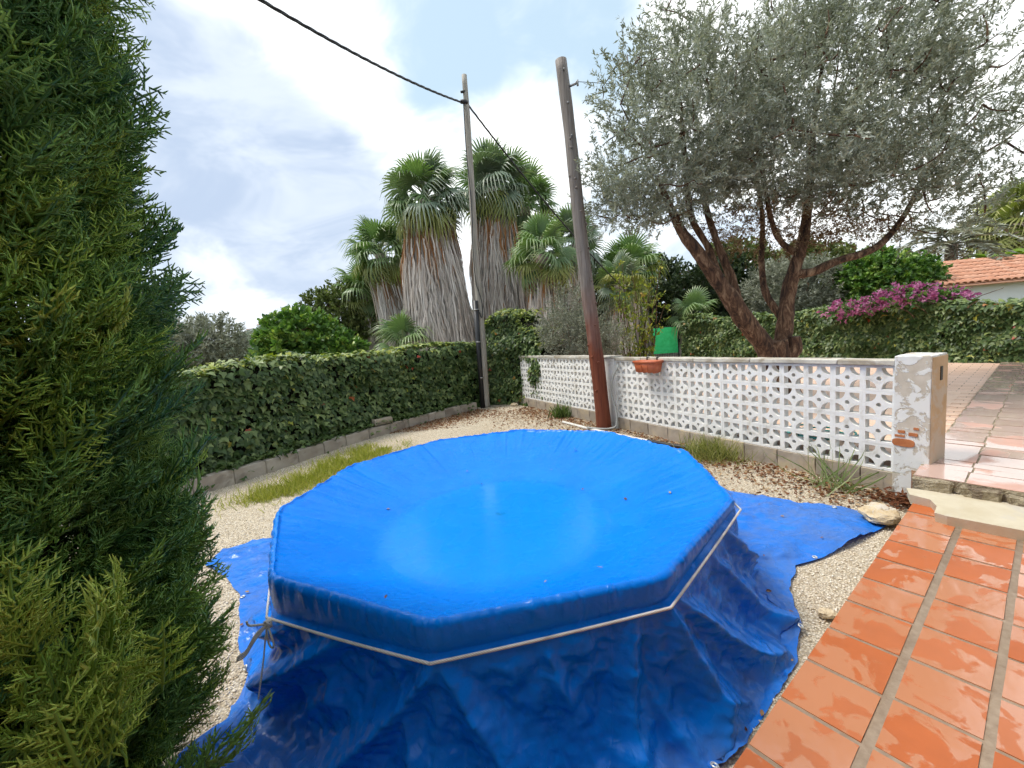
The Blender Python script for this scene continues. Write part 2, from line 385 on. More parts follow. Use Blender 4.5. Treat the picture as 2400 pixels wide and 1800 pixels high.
while row_v < 11.5 and k < 60:
    dv = (.30, .15, .15, .30, .30, .15)[k % 6]
    for iu in range(7 if row_v < 6 else 5):
        u0 = -.315 + iu * .29; key = dv
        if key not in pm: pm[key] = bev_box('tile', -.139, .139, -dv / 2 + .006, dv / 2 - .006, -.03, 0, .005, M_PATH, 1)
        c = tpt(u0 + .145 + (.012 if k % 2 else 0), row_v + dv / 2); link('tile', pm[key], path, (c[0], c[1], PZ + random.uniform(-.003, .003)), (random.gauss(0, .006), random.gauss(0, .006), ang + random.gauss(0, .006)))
    row_v += dv; k += 1
# rubble in the riser under the path edge
for i, (u, w, h) in enumerate(((-.2, .22, .1), (.06, .2, .09), (.28, .19, .075), (.5, .22, .1), (.76, .26, .09))):
    me = bev_box('rubble_stone', -w / 2, w / 2, -.03, .03, -h / 2, h / 2, .014, M_RUB, 1, 2, .012)
    c = tpt(u, V1 + .0); link('rubble_stone', me, path, (c[0], c[1], TZ + .085 + h / 2 - .03), (0, 0, ang))

# ------------------------------------------------------------------ driveway beyond the fence
DZ = .33
M = Mat('drive_paver'); f = M.noise(1.1, 5, .6, vec=M.n('ShaderNodeNewGeometry').outputs['Position']); c = M.ramp(f, [(.3, (.68, .45, .32)), (.6, (.76, .54, .40)), (.8, (.70, .53, .44))]); c = M.mix(M.math('MULTIPLY', M.oi.outputs['Random'], .35), c, (.78, .60, .48))
M.val('Base Color', c); M.val('Roughness', .75); M.val('Specular IOR Level', .25); M.bump(M.noise(40, 4), .25, .004); M_PAVER = M.m
M = Mat('drive_bed'); br = M.n('ShaderNodeTexBrick'); br.inputs['Scale'].default_value = 1.0; br.inputs['Brick Width'].default_value = .3; br.inputs['Row Height'].default_value = .15; br.inputs['Mortar Size'].default_value = .006
br.inputs['Color1'].default_value = (.70, .47, .34, 1); br.inputs['Color2'].default_value = (.78, .55, .42, 1); br.inputs['Mortar'].default_value = (.3, .2, .15, 1)
mp = M.n('ShaderNodeMapping'); mp.inputs['Rotation'].default_value = (0, 0, -ang); M.l(M.tc.outputs['Object'], mp.inputs[0]); M.l(mp.outputs[0], br.inputs['Vector'])
M.val('Base Color', M.mix(M.ramp(M.noise(.7, 5), [(.4, 0.0), (.75, .5)]), br.outputs['Color'], (.74, .55, .45))); M.val('Roughness', .8); M.val('Specular IOR Level', .2); M_BED = M.m
drive = prism_obj('driveway', [fpt(-17, .16), fpt(14.4, .16), fpt(15.5, .33), tpt(-.33, 3.75), tpt(-.33, 13), (16, 6.5), (11.5, 7.0), (7.6, 17.0), (3.5, 21)], -.1, DZ - .006, M_BED); tag(drive, kind='structure')
pav = bev_box('paver', -.147, .147, -.072, .072, -.03, 0, .004, M_PAVER, 1)
cand = []
for iv in range(0, 40):
    for iu in range(0, 16):
        u = -.33 - .15 - iu * .30 - (.15 if iv % 2 else 0); v = 4.62 + iv * .15 - .8
        c = tpt(u, v)
        if (c - FO) @ FB < .5: continue
        cand.append((float(np.hypot(*c)), c))
cand.sort(key=lambda t: t[0])
for _, c in cand[:290]: link('paver', pav, drive, (c[0], c[1], DZ + random.uniform(-.002, .002)), (random.gauss(0, .004), random.gauss(0, .004), ang + random.gauss(0, .006)))
# earth and rubble strip between pillar, drive and path
M_SOIL = stone_mat('soil', (.20, .10, .05), (.34, .2, .12), 12, .95, .9, .03)
st = prism_obj('soil_strip', [fpt(14.6, .26), tpt(-.32, 3.12), tpt(-.32, 3.85), fpt(15.45, .36)], -.1, DZ - .05, M_SOIL); tag(st, kind='structure')

# ================================================================== FENCE OF BREEZE BLOCKS
M = Mat('white_masonry_paint'); f = M.noise(7, 6, .65, ofs=M.rnd(30)); c = M.ramp(f, [(.25, (.74, .72, .67)), (.5, (.85, .84, .81)), (.8, (.88, .87, .85))])
gp = M.n('ShaderNodeNewGeometry').outputs['Position']; zz = M.sep(gp)[2]
dirt = M.math('MULTIPLY', M.ramp(M.noise(5, 6, .7, .4, vec=gp), [(.52, 0.0), (.72, .7)]), 1.0); c = M.mix(dirt, c, (.46, .42, .34))
M.val('Base Color', c); M.val('Roughness', .7); M.val('Specular IOR Level', .3); M.bump(M.noise(60, 4), .25, .003); M_WHITE = M.m
M_COPE = stone_mat('coping_stone', (.44, .40, .33), (.70, .67, .60), 5, .8, .5, .006, c3=(.36, .31, .24))
M_CBLK = stone_mat('concrete_block', (.34, .28, .22), (.5, .43, .35), 5, .9, .5, .006, c3=(.52, .42, .29), var=.35)
def breeze_block():
    from mathutils.geometry import tessellate_polygon
    h = .1247; a = .100; R = .082; loops = [[(-h, -h), (h, -h), (h, h), (-h, h)]]
    for sx, sy in ((-1, -1), (1, -1), (1, 1), (-1, 1)):
        cx, cy = sx * a, sy * a; lp = [(cx, cy)]
        for k in range(9):
            t = PI / 2 * k / 8; lp.append((cx - sx * R * math.cos(t), cy - sy * R * math.sin(t)))
        loops.append(lp)
    loops.append([(.021 * math.cos(2 * PI * k / 12), .021 * math.sin(2 * PI * k / 12)) for k in range(12)])
    tr = tessellate_polygon([[Vector((x, y, 0)) for x, y in lp] for lp in loops])
    pts = [p for lp in loops for p in lp]; n = len(pts); T = .08
    V = [(x, 0, y) for x, y in pts] + [(x, T, y) for x, y in pts]
    bmx = bmesh.new(); vs_ = [bmx.verts.new(v) for v in V]
    for t in tr:
        bmx.faces.new([vs_[i] for i in t]); bmx.faces.new([vs_[n + i] for i in t][::-1])
    o = 0
    for lp in loops:
        m = len(lp)
        for i in range(m): j = (i + 1) % m; bmx.faces.new((vs_[o + i], vs_[o + j], vs_[n + o + j], vs_[n + o + i]))
        o += m
    bmesh.ops.recalc_face_normals(bmx, faces=bmx.faces[:]); me = bpy.data.meshes.new('breeze_block'); bmx.to_mesh(me); bmx.free(); me.materials.append(M_WHITE); return me
BLK = breeze_block()
def fence(c0, c1, dz, label):
    b = fpt(c0 - .5); root = empty('breeze_block_fence', (b[0], b[1], 0), label, 'fence', 'white breeze block fences', FANG)
    def loc(x, y, z): return (x, y, z)
    for c in range(c1 - c0 + 1):
        for r in range(4):
            flip = (c * 3 + r) % 2
            link('breeze_block', BLK, root, (.25 * (c + .5), random.uniform(-.0015, .0015), 1.0855 - .25 * r + dz), (0, PI / 2 * ((c + r) % 4), random.gauss(0, .003)))
    L = .25 * (c1 - c0 + 1)
    x = 0; k = 0
    while x < L - .01:
        w = min((.62, .98, .8, .9)[k % 4], L - x); me = bev_box('coping', .003, w - .003, -.028, .135, 0, .05, .007, M_COPE, 1, 3, .0035)
        link('coping', me, root, (x, 0, 1.2115 + dz + .002 * (k % 2))); x += w; k += 1
    x = -.1; k = 0
    bme = bev_box('base_block', .003, .397, -.02, .12, -.12, .2085, .005, M_CBLK, 1, 3, .004)
    while x < L - .05:
        w = min(.4, L - x + .1)
        me = bme if w > .39 else bev_box('base_block', .003, w - .003, -.02, .12, -.12, .2085, .005, M_CBLK, 1, 2, .004)
        link('base_block', me, root, (x, random.uniform(-.004, .004), dz)); x += .4; k += 1
    return root
fence(0, 14, 0, 'white breeze block fence section with a terracotta trough hooked on it')
fence(-14, -2, .02, 'white breeze block fence section running from the wooden pole to the ivy')
def masonry_post(name, c0, c1, y0, y1, top, mat, label, cat='post', cap=None):
    b = fpt(c0); root = empty(name, (b[0], b[1], 0), label, cat, None, FANG); w = .25 * (c1 - c0)
    me = bev_box('shaft', 0, w, y0, y1, -.1, top, .008, mat, 2, 5, .0045); link('shaft', me, root)
    if cap: me = bev_box('cap', -.02, w + .02, y0 - .02, y1 + .02, top - .002, top + .035, .008, cap, 1, 2, .002); link('cap', me, root)
    return root, w
masonry_post('fence_post', -1.495, -.505, -.03, .15, 1.245, M_WHITE, 'slim white masonry post just right of the red wooden pole', 'post', M_COPE)
M = Mat('peeling_paint'); n1 = M.noise(6.5, 8, .68, .5); n2 = M.noise(3.1, 6, .6, .3)
plast = M.ramp(M.noise(9, 5), [(.3, (.50, .44, .35)), (.7, (.64, .58, .49))])
c = M.mix(M.ramp(n1, [(.465, 0.0), (.495, 1.0)]), plast, (.76, .76, .73))
M.val('Base Color', c); M.val('Roughness', .8); M.bump(M.math('ADD', M.ramp(n1, [(.46, 0.0), (.495, 1.0)]), M.math('MULTIPLY', M.noise(30, 5), .6)), .6, .006); M_PEEL = M.m
M_BRICK = stone_mat('bare_brick', (.40, .13, .05), (.55, .22, .09), 14, .9, .5, .004)
M_SIDE = stone_mat('ochre_render', (.55, .37, .2), (.66, .48, .3), 5, .85, .3, .005, c3=(.6, .5, .38))
pil, w = masonry_post('gate_pillar', 14.51, 15.5, -.05, .27, 1.305, M_PEEL, 'white pillar with peeling paint and a bare brick patch ending the fence', 'pillar')
me = bev_box('ochre_face', w - .002, w + .006, -.044, .262, .1, 1.29, .003, M_SIDE, 1, 3, .001); link('ochre_face', me, pil)
M_BLACK = Mat('black_plastic'); M_BLACK.val('Base Color', (.012, .012, .014)); M_BLACK.val('Roughness', .45); M_BLACK = M_BLACK.m
link('latch_plate', bev_box('latch_plate', w + .004, w + .012, .10, .14, 1.08, 1.20, .002, M_BLACK), pil)
bm = bmesh.new(); pr = []
for k in range(20):
    t = 2 * PI * k / 20; pr.append((.075 + .078 * math.copysign(abs(math.cos(t)) ** .6, math.cos(t)), .52 + .036 * math.copysign(abs(math.sin(t)) ** .7, math.sin(t))))
a = [bm.verts.new((x, -.0545, z)) for x, z in pr]; b = [bm.verts.new((x, -.04, z)) for x, z in pr]; bm.faces.new(a)
for i in range(20): bm.faces.new((a[i], b[i], b[(i + 1) % 20], a[(i + 1) % 20]))
bmesh.ops.recalc_face_normals(bm, faces=bm.faces[:]); me = bpy.data.meshes.new('brick'); bm.to_mesh(me); bm.free(); me.materials.append(M_BRICK); link('brick', me, pil)
for x, z, ww, hh in ((.06, .62, .05, .025), (.14, .605, .06, .03), (.16, .66, .035, .02), (.05, .58, .07, .018)):
    link('brick', bev_box('brick', x - ww / 2, x + ww / 2, -.0545, -.04, z - hh / 2, z + hh / 2, .006, M_BRICK), pil)

# trough hooked over the coping
M = Mat('terracotta_plastic'); c = M.ramp(M.noise(12, 4), [(.3, (.50, .115, .045)), (.7, (.60, .17, .075))]); M.val('Base Color', c); M.val('Roughness', .45); M_TROUGH = M.m
cx = fpt(2.95, -.12); tr = empty('plant_trough', (cx[0], cx[1], 1.055), 'orange terracotta trough hooked on the top of the white fence', 'planter', None, FANG)
def frustum_box(x, y, x2, y2, z0, z1, t, open_top=True):
    o = np.array([(-x, -y, z0), (x, -y, z0), (x, y, z0), (-x, y, z0), (-x2, -y2, z1), (x2, -y2, z1), (x2, y2, z1), (-x2, y2, z1)], float)
    i = np.array([(-x2 + t, -y2 + t, z1), (x2 - t, -y2 + t, z1), (x2 - t, y2 - t, z1), (-x2 + t, y2 - t, z1), (-x + t, -y + t, z0 + t), (x - t, -y + t, z0 + t), (x - t, y - t, z0 + t), (-x + t, y - t, z0 + t)], float)
    F = [(3, 2, 1, 0)] + [(k, (k + 1) % 4, 4 + (k + 1) % 4, 4 + k) for k in range(4)] + [(4 + k, 4 + (k + 1) % 4, 8 + (k + 1) % 4, 8 + k) for k in range(4)] + [(8 + k, 8 + (k + 1) % 4, 12 + (k + 1) % 4, 12 + k) for k in range(4)] + [(12, 13, 14, 15)]
    return np.vstack([o, i]), np.array(F)
link('box', mesh_np('box', *frustum_box(.185, .065, .215, .085, 0, .17, .006), M_TROUGH), tr)
V, F = frustum_box(.222, .092, .226, .096, .14, .175, .014); link('rim', mesh_np('rim', V, F, M_TROUGH), tr)
for x in (-.06, .06): link('rib', bev_box('rib', x - .004, x + .004, -.083, -.07, .01, .14, .002, M_TROUGH), tr)
for x in (-.15, -.05, .05, .15): link('foot', bev_box('foot', x - .012, x + .012, -.05, .05, -.012, .002, .002, M_TROUGH), tr)
for x in (-.1, .1): link('hook', bev_box('hook', x - .01, x + .01, .085, .13, .16, .22, .003, M_BLACK), tr)

# ================================================================== POOL COVER
PC = np.array([-.161, 2.95]); PR = 1.535; A0 = math.radians(-98.5); RIM = .74
NTH, WPT = 900, None
th = np.linspace(-PI, PI, NTH, endpoint=False)
def deca(t, r=PR, soft=.012):
    q = (t - A0) % (PI / 5) - PI / 10; rr = r * math.cos(PI / 10) / np.cos(q)
    return rr - soft * np.clip((np.abs(q) / (PI / 10)) ** 24, 0, 1)
Rr = deca(th)
def ray_poly(c, t, poly):
    out = np.full(len(t), 1e9); d = np.stack([np.cos(t), np.sin(t)], -1)
    for i in range(len(poly)):
        a, b = poly[i] - c, poly[(i + 1) % len(poly)] - c; e = b - a
        den = d[:, 0] * e[1] - d[:, 1] * e[0]; den = np.where(abs(den) < 1e-9, 1e-9, den)
        s = (a[0] * e[1] - a[1] * e[0]) / den; u = (a[0] * d[:, 1] - a[1] * d[:, 0]) / den
        ok = (s > 0) & (u >= 0) & (u <= 1); out = np.where(ok & (s < out), s, out)
    return out
Rb = ray_poly(PC, th, TARP_B)
def per(t, k, seed): return np.array(fbm(np.stack([np.cos(t) * k + seed, np.sin(t) * k, 0 * t + seed * 3.1], -1), 3))
Rb = np.maximum(Rb + .018 * per(th, 14, 4), Rr + .10)
ZW, PW = .50, np.array([-.19, 2.76]); RW = .815                       # water level, puddle centre, radius
dd = np.stack([np.cos(th), np.sin(th)], -1); oc = PC - PW; bq = dd @ oc; Rp = -bq + np.sqrt(bq ** 2 - (oc @ oc - RW ** 2))
# rope height round the pool
ka = np.array([-PI, -2.38, -1.69, -1.10, -.60, 0.1, 1.5, PI]); kz = np.array([.56, .545, .605, .62, .675, .66, .62, .56])
Zr = np.interp(th, ka, kz)
rows = []
pleat = 0
_pr = random.Random(11)
for _a in [A0 + PI / 5 * q + _pr.uniform(-.05, .05) for q in range(10)] + [_pr.uniform(-PI, PI) for q in range(22)]:
    _w = _pr.uniform(.010, .028); pleat = pleat + _pr.uniform(.4, 1.0) * np.exp(-(((th - _a + PI) % (2 * PI) - PI) / _w) ** 2)
def ring(r, z): rows.append(np.stack([PC[0] + r * np.cos(th), PC[1] + r * np.sin(th), z + 0 * th], -1))
wr = per(th, 30, 2) ; wr2 = per(th, 60, 9); wr3 = np.abs(per(th, 9, 6))
for k in range(1, 25): ring(Rp * k / 24 * .999, ZW - .022 + .022 * (k / 24) ** 6)
for k in range(1, 34):
    s = k / 33; r = Rp + (Rr - .012 - Rp) * s
    z = ZW + (RIM - ZW) * (.45 * s + .55 * s ** 1.3) + .012 * wr * s ** 2 * np.sin(PI * s) - .02 * np.clip(wr3 - .35, 0, 1) * s ** 3 + .004 * wr2 * s ** 4 - .020 * pleat * s ** 3 * (1.15 - s) / .6
    ring(r, z)
topw = .006 * wr2 + .003 * wr
for a in (20, 50, 80, 110, 140): 
    t = math.radians(a); ring(Rr - .012 + .014 * (1 - math.cos(t)) * .9 + .008 * wr2 * (t / 2.4), RIM + .007 * math.sin(t) - .006 * (1 - math.cos(t)) + topw)
for k in range(1, 13):
    s = k / 12; z = RIM - .004 + (Zr - RIM + .004) * s
    crimp = (.014 * wr2 + .006 * wr) * (1 - s) ** 2.2
    ring(Rr + .016 + .006 * np.sin(PI * s) + crimp - .004 * s ** 3, z)
# folds of the skirt: ridges that run down from the rope and swing sideways
def ridge(t, s, t0, t1, w0, w1, amp, sharp=1.2):
    c_ = t0 + (t1 - t0) * s; w = w0 + (w1 - w0) * s
    x = np.abs((t - c_ + PI) % (2 * PI) - PI) / w; return amp * np.clip(1 - x, 0, 1) ** sharp * s ** .7 * (1 - .35 * s ** 3)
D = math.radians
RG = [(D(-116), D(-150), .06, .24, .26), (D(-128), D(-168), .04, .16, .20), (D(-97), D(-118), .03, .13, .22), (D(-98), D(-86), .03, .12, .18), (D(-83), D(-76), .02, .08, .10),
      (D(-68), D(-72), .03, .10, .18), (D(-62), D(-54), .03, .12, .24), (D(-60), D(-38), .03, .12, .22), (D(-45), D(-27), .03, .10, .14), (D(-36), D(-12), .02, .14, .22), (D(-139), D(-178), .03, .14, .2), (D(-150), D(-190), .03, .12, .16), (D(-107), D(-101), .02, .07, .10)]
rr_ = random.Random(5)
for k in range(26): a = D(-200 + 8.5 * k) + rr_.uniform(-.05, .05); RG.append((a, a + rr_.uniform(-.2, .2), .015, rr_.uniform(.04, .1), rr_.uniform(.015, .05)))
flare = -.035 + .03 * per(th, 3, 12) + .09 * np.exp(-((th + .7) / .4) ** 2)
flare = np.minimum(flare, np.maximum(Rb - Rr - .10, .05))
NS = 64
skirt = []
for k in range(1, NS + 1):
    s = k / NS; f = s ** 1.15; r = Rr + .03 + flare * f
    rg = 0
    for a in RG: rg = np.maximum(rg, ridge(th, s, *a))
    r = r + rg * .85 - .015 * np.sin(PI * s) + .17 * s ** 3.2; z = Zr * (1 - s) + (.03 + .30 * rg) * s ** 4
    skirt.append((r, z, rg))
lim = np.maximum(Rb - .03, Rr + .08)
for r, z, rg in skirt: ring(np.minimum(r, lim), z)
r_end = np.minimum(skirt[-1][0], lim)
NG = 34
for k in range(1, NG + 1):
    s = k / NG; r = r_end + (Rb - r_end) * s
    hump = (.012 + .30 * skirt[-1][2]) * (1 - s) ** 2 + (.045 * np.clip(per(th, 6, 21), 0, 1) + .03 * np.clip(per(th, 15, 33), 0, 1)) * np.sin(PI * min(1, s * 1.08)) ** .7 * np.clip((Rb - r_end) * 2.2, .1, 1)
    ring(r, .016 + hump)
V = np.concatenate(rows); nr = len(rows)
flat = V.copy()
def facet(P, seed):
    a = .6 + seed * 1.3; Rm = np.array(Euler((a, a * 1.7, a * .6)).to_matrix()); Q = P @ Rm.T + seed * 13.7; i = np.floor(Q).astype(np.int64); f = Q - i
    o = np.argsort(-f, axis=1); fs = np.take_along_axis(f, o, 1); c = i.copy(); v0 = _h(c[:, 0], c[:, 1], c[:, 2]); r = v0 * (1 - fs[:, 0])      # simplex-wise linear: flat facets with creases
    for k in range(3):
        c = c.copy(); c[np.arange(len(c)), o[:, k]] += 1; w = fs[:, k] - (fs[:, k + 1] if k < 2 else 0); r = r + w * _h(c[:, 0], c[:, 1], c[:, 2])
    return r
cr = fbm(np.c_[flat[:, :2] * 9, flat[:, 2] * 9], 2); crr = 1 - np.abs(fbm(np.c_[flat[:, :2] * 5.5 + 9, flat[:, 2] * 5.5], 3)) * 1.6
ri = np.repeat(np.arange(nr), NTH); outer = np.clip((ri - 74) / 10, 0, 1); inner = (ri >= 24) & (ri < 57)
crf = np.clip(1 - np.abs(fbm(np.c_[flat[:, :2] * 14 + 3, flat[:, 2] * 14], 2)) * 1.9, 0, 1)
fac = facet(flat * 3.1, 1) + .5 * facet(flat * 7.3, 2) + .40 * facet(flat * 15, 3) + .22 * facet(flat * 31, 4)
disp = outer * (.034 * fac + .006 * crf ** 4) + inner * .002 * cr
ctr = np.array([*PC, .3]); dirv = flat - ctr; dirv[:, 2] = .02; dirv /= np.linalg.norm(dirv, axis=1)[:, None]
wall = (ri < 74 + NS)[:, None]; upv = np.array([0, 0, 1.0])
V = V + np.where(wall & (outer > 0)[:, None], dirv * disp[:, None] + upv * disp[:, None] * .3, upv * disp[:, None])
V[:, 2] = np.where(ri >= 74, np.maximum(V[:, 2], .014 + 0 * V[:, 2]), V[:, 2])
# keep clear of the terrace edge
sd = (V[:, :2] - tpt(-.30, 0)) @ NT; low = (sd > -.015) & ((V[:, :2] - TO) @ DT < 3.0) & (V[:, 2] < .3)
V[:, :2] -= np.where(low, sd + .015, 0)[:, None] * NT
TARP_V = V.reshape(nr, NTH, 3)
i = (np.arange(nr - 1)[:, None] * NTH); j = np.arange(NTH)[None]; k = (j + 1) % NTH
F = np.stack([i + j, i + NTH + j, i + NTH + k, i + k], -1).reshape(-1, 4)
V = np.vstack([V, (*(PW * .5 + PC * .5), ZW - .024)]); T = np.stack([np.full(NTH, len(V) - 1), np.arange(NTH), (np.arange(NTH) + 1) % NTH], -1)
M = Mat('blue_tarpaulin'); gp = M.tc.outputs['Object']
c = M.ramp(M.noise(2.2, 5, .6), [(.3, (.0, .200, .82)), (.7, (.0, .240, .92))])
gz = M.sep()[2]; dust = M.math('MULTIPLY', M.ramp(M.noise(3.4, 6, .7, .5), [(.36, .1), (.66, .62)]), M.ramp(gz, [(.05, 1.0), (.12, 0.0)])); c = M.mix(dust, c, (.14, .19, .34))
M.val('Base Color', c); M.val('Roughness', M.ramp(M.noise(6, 4), [(.35, .20), (.7, .38)])); M.val('Specular IOR Level', .3)
msk = M.attr(); vr = M.n('ShaderNodeTexVoronoi'); vr.inputs['Scale'].default_value = 11; vd = M.n('ShaderNodeVectorMath', operation='ADD'); M.l(gp, vd.inputs[0]); nz = M.n('ShaderNodeTexNoise'); nz.inputs['Scale'].default_value = 5; M.l(gp, nz.inputs['Vector']); sc_ = M.n('ShaderNodeVectorMath', operation='SCALE'); sc_.inputs['Scale'].default_value = .22; M.l(nz.outputs['Color'], sc_.inputs[0]); M.l(sc_.outputs[0], vd.inputs[1]); M.l(vd.outputs[0], vr.inputs['Vector'])
crn = M.math('MULTIPLY', M.math('MULTIPLY', vr.outputs['Distance'], msk), 3.2)
w1 = M.noise(26, 6, .62, .8); w2 = M.noise(9, 4, .6, 1.2); bk = M.n('ShaderNodeTexBrick', offset=0.0); bk.inputs['Scale'].default_value = 1.0; bk.inputs['Brick Width'].default_value = .61; bk.inputs['Row Height'].default_value = .53; bk.inputs['Mortar Size'].default_value = .006; bk.inputs['Mortar Smooth'].default_value = 1.0
mp = M.n('ShaderNodeMapping'); mp.inputs['Rotation'].default_value = (0, 0, .42); mp.inputs['Location'].default_value = (.21, .1, 0); M.l(gp, mp.inputs[0]); M.l(mp.outputs[0], bk.inputs['Vector'])
M.bump(M.math('ADD', M.math('ADD', crn, M.math('MULTIPLY', bk.outputs['Fac'], .55)), M.math('ADD', M.math('MULTIPLY', M.math('ABSOLUTE', M.math('SUBTRACT', w2, .5)), -2.0), M.math('MULTIPLY', w1, .5))), .22, .014)
tl = M.n('ShaderNodeBsdfTranslucent'); tl.inputs[0].default_value = (.0, .10, .85, 1); mx = M.n('ShaderNodeMixShader'); mx.inputs[0].default_value = .12
M.l(M.b.outputs[0], mx.inputs[1]); M.l(tl.outputs[0], mx.inputs[2]); M.l(mx.outputs[0], M.out.inputs[0]); M_TARP = M.m
tarp = empty('pool_cover', (PC[0], PC[1], 0), 'bright blue tarpaulin draped over a ten-sided pool and spread on the gravel', 'tarpaulin')
part('sheet', V, [F, T], M_TARP, tarp, smooth=True, tint=np.r_[np.clip((ri - 66) / 14, .12, 1), .12])
# eyelets along the hem
M = Mat('zinc'); M.val('Base Color', (.75, .76, .74)); M.val('Metallic', .6); M.val('Roughness', .35); M_ZINC = M.m
def torus(R, r, n=18, m=8):
    a = np.linspace(0, 2 * PI, n, endpoint=False); b = np.linspace(0, 2 * PI, m, endpoint=False); A, B = np.meshgrid(a, b, indexing='ij')
    V = np.stack([(R + r * np.cos(B)) * np.cos(A), (R + r * np.cos(B)) * np.sin(A), r * np.sin(B)], -1).reshape(-1, 3)
    I, J = np.meshgrid(np.arange(n), np.arange(m), indexing='ij'); I2, J2 = (I + 1) % n, (J + 1) % m
    return V, np.stack([I * m + J, I2 * m + J, I2 * m + J2, I * m + J2], -1).reshape(-1, 4)
ey = mesh_np('eyelet', *torus(.0125, .0045), M_ZINC, smooth=True)
for deg in (-62, -28, -5, 9, -152, -178, 158, -100):
    t = D(deg); jj = int((t + PI) / (2 * PI) * NTH) % NTH; a = TARP_V[nr - 4, jj]; b = TARP_V[nr - 7, jj]; e = TARP_V[nr - 4, (jj + 4) % NTH]
    nn = np.cross(e - a, b - a); nn /= np.linalg.norm(nn) + 1e-9; nn = nn if nn[2] > 0 else -nn
    o = link('eyelet', ey, tarp, tuple(a - np.array([PC[0], PC[1], 0]) + nn * .004)); o.rotation_euler = Vector(nn).to_track_quat('Z', 'Y').to_euler()
# rain water lying in the hollow
M = Mat('rain_water'); M.val('Base Color', (.8, .9, 1.0)); gl = M.n('ShaderNodeBsdfGlossy'); gl.inputs['Roughness'].default_value = .06; gl.inputs[0].default_value = (1, 1, 1, 1)
tp = M.n('ShaderNodeBsdfTransparent'); tp.inputs[0].default_value = (1, 1, 1, 1); fr = M.n('ShaderNodeFresnel'); fr.inputs[0].default_value = 1.33
bp = M.n('ShaderNodeBump'); bp.inputs['Strength'].default_value = .12; bp.inputs['Distance'].default_value = .01; M.l(M.noise(22, 3, .5, .5, stretch=(1, 3, 1)), bp.inputs['Height'])
M.l(bp.outputs[0], gl.inputs['Normal']); M.l(bp.outputs[0], fr.inputs['Normal'])
df = M.n('ShaderNodeBsdfDiffuse'); df.inputs[0].default_value = (.01, .46, .95, 1); md = M.n('ShaderNodeMixShader'); md.inputs[0].default_value = .22; M.l(tp.outputs[0], md.inputs[1]); M.l(df.outputs[0], md.inputs[2])
vl = M.n('ShaderNodeVectorMath', operation='LENGTH'); M.l(M.tc.outputs['Object'], vl.inputs[0]); deep = M.ramp(M.math('ADD', vl.outputs['Value'], M.math('MULTIPLY', M.math('SUBTRACT', M.noise(3, 4), .5), .12)), [(.70, 1.0), (.815, 0.0)])
M.l(M.math('MULTIPLY', deep, .27), md.inputs[0])
mx = M.n('ShaderNodeMixShader'); M.l(M.math('MULTIPLY', M.math('MULTIPLY', fr.outputs[0], .6), M.math('ADD', M.math('MULTIPLY', deep, .7), .3)), mx.inputs[0]); M.l(md.outputs[0], mx.inputs[1]); M.l(gl.outputs[0], mx.inputs[2]); M.l(mx.outputs[0], M.out.inputs[0]); M_WATER = M.m
a = np.linspace(0, 2 * PI, 96, endpoint=False); rw = RW * (.985 + .012 * per(a, 5, 41) + .006 * per(a, 14, 47))
V = np.vstack([np.c_[PW[0] + rw * np.cos(a), PW[1] + rw * np.sin(a), np.full(96, ZW - .004)], [(*PW, ZW - .004)]])
T = np.stack([np.full(96, 96), np.arange(96), (np.arange(96) + 1) % 96], -1)
pud = empty('rain_puddle', (PW[0], PW[1], ZW)); V = V - np.array([PW[0], PW[1], ZW]); bpy.data.objects.remove(pud)
tag(link('rain_puddle', mesh_np('rain_puddle', V, T, M_WATER), None, (PW[0], PW[1], ZW)), 'round shallow puddle of rain water in the middle of the blue cover', 'puddle')

# rope round the pool, knotted at the left corner
M = Mat('rope'); wv = M.n('ShaderNodeTexWave', wave_type='BANDS', bands_direction='DIAGONAL'); wv.inputs['Scale'].default_value = 55; M.l(M.tc.outputs['Object'], wv.inputs['Vector'])
M.val('Base Color', M.ramp(wv.outputs['Fac'], [(0, (.58, .53, .47)), (1, (.84, .80, .74))])); M.val('Roughness', .85); M.bump(wv.outputs['Fac'], .6, .003); M_ROPE = M.m
rope = empty('rope', (PC[0], PC[1], 0), 'pale rope tied tight round the blue pool cover with a bow at the left', 'rope')
verts = [A0 + PI / 5 * k for k in range(10)]
pts = []
for k in range(10):
    a, b = verts[k], verts[(k + 1) % 10]
    if k == 9: b += 0
    pa = np.array([*(PC + (PR + .045) * np.array([math.cos(a), math.sin(a)])), np.interp((a + PI) % (2 * PI) - PI, ka, kz)])
    pb = np.array([*(PC + (PR + .045) * np.array([math.cos(b), math.sin(b)])), np.interp((b + PI) % (2 * PI) - PI, ka, kz)])
    for s in np.linspace(0, 1, 12, endpoint=False): pts.append(pa + (pb - pa) * s - np.array([0, 0, .006 * math.sin(PI * s)]))
pts.append(pts[0]); part('loop', *tube(pts, .0062, 8, False), M_ROPE, rope, smooth=True)
kv = verts[9]; KN = np.array([*(PC + (PR + .062) * np.array([math.cos(kv + .05), math.sin(kv + .05)])), np.interp(kv, ka, kz) - .0])
def spl(P, n=24):
    P = np.asarray(P, float); t = np.linspace(0, len(P) - 1, n); o = []
    for q in t:
        i = min(int(q), len(P) - 2); f = q - i; p0, p1, p2, p3 = P[max(i - 1, 0)], P[i], P[i + 1], P[min(i + 2, len(P) - 1)]
        o.append(.5 * ((2 * p1) + (-p0 + p2) * f + (2 * p0 - 5 * p1 + 4 * p2 - p3) * f ** 2 + (-p0 + 3 * p1 - 3 * p2 + p3) * f ** 3))
    return np.array(o)
ex = np.array([.9, -.44, 0]); el_ = np.array([.83, .55, 0]); eo = np.array([-.5, -.86, 0]); ez = np.array([0, 0, 1.0])
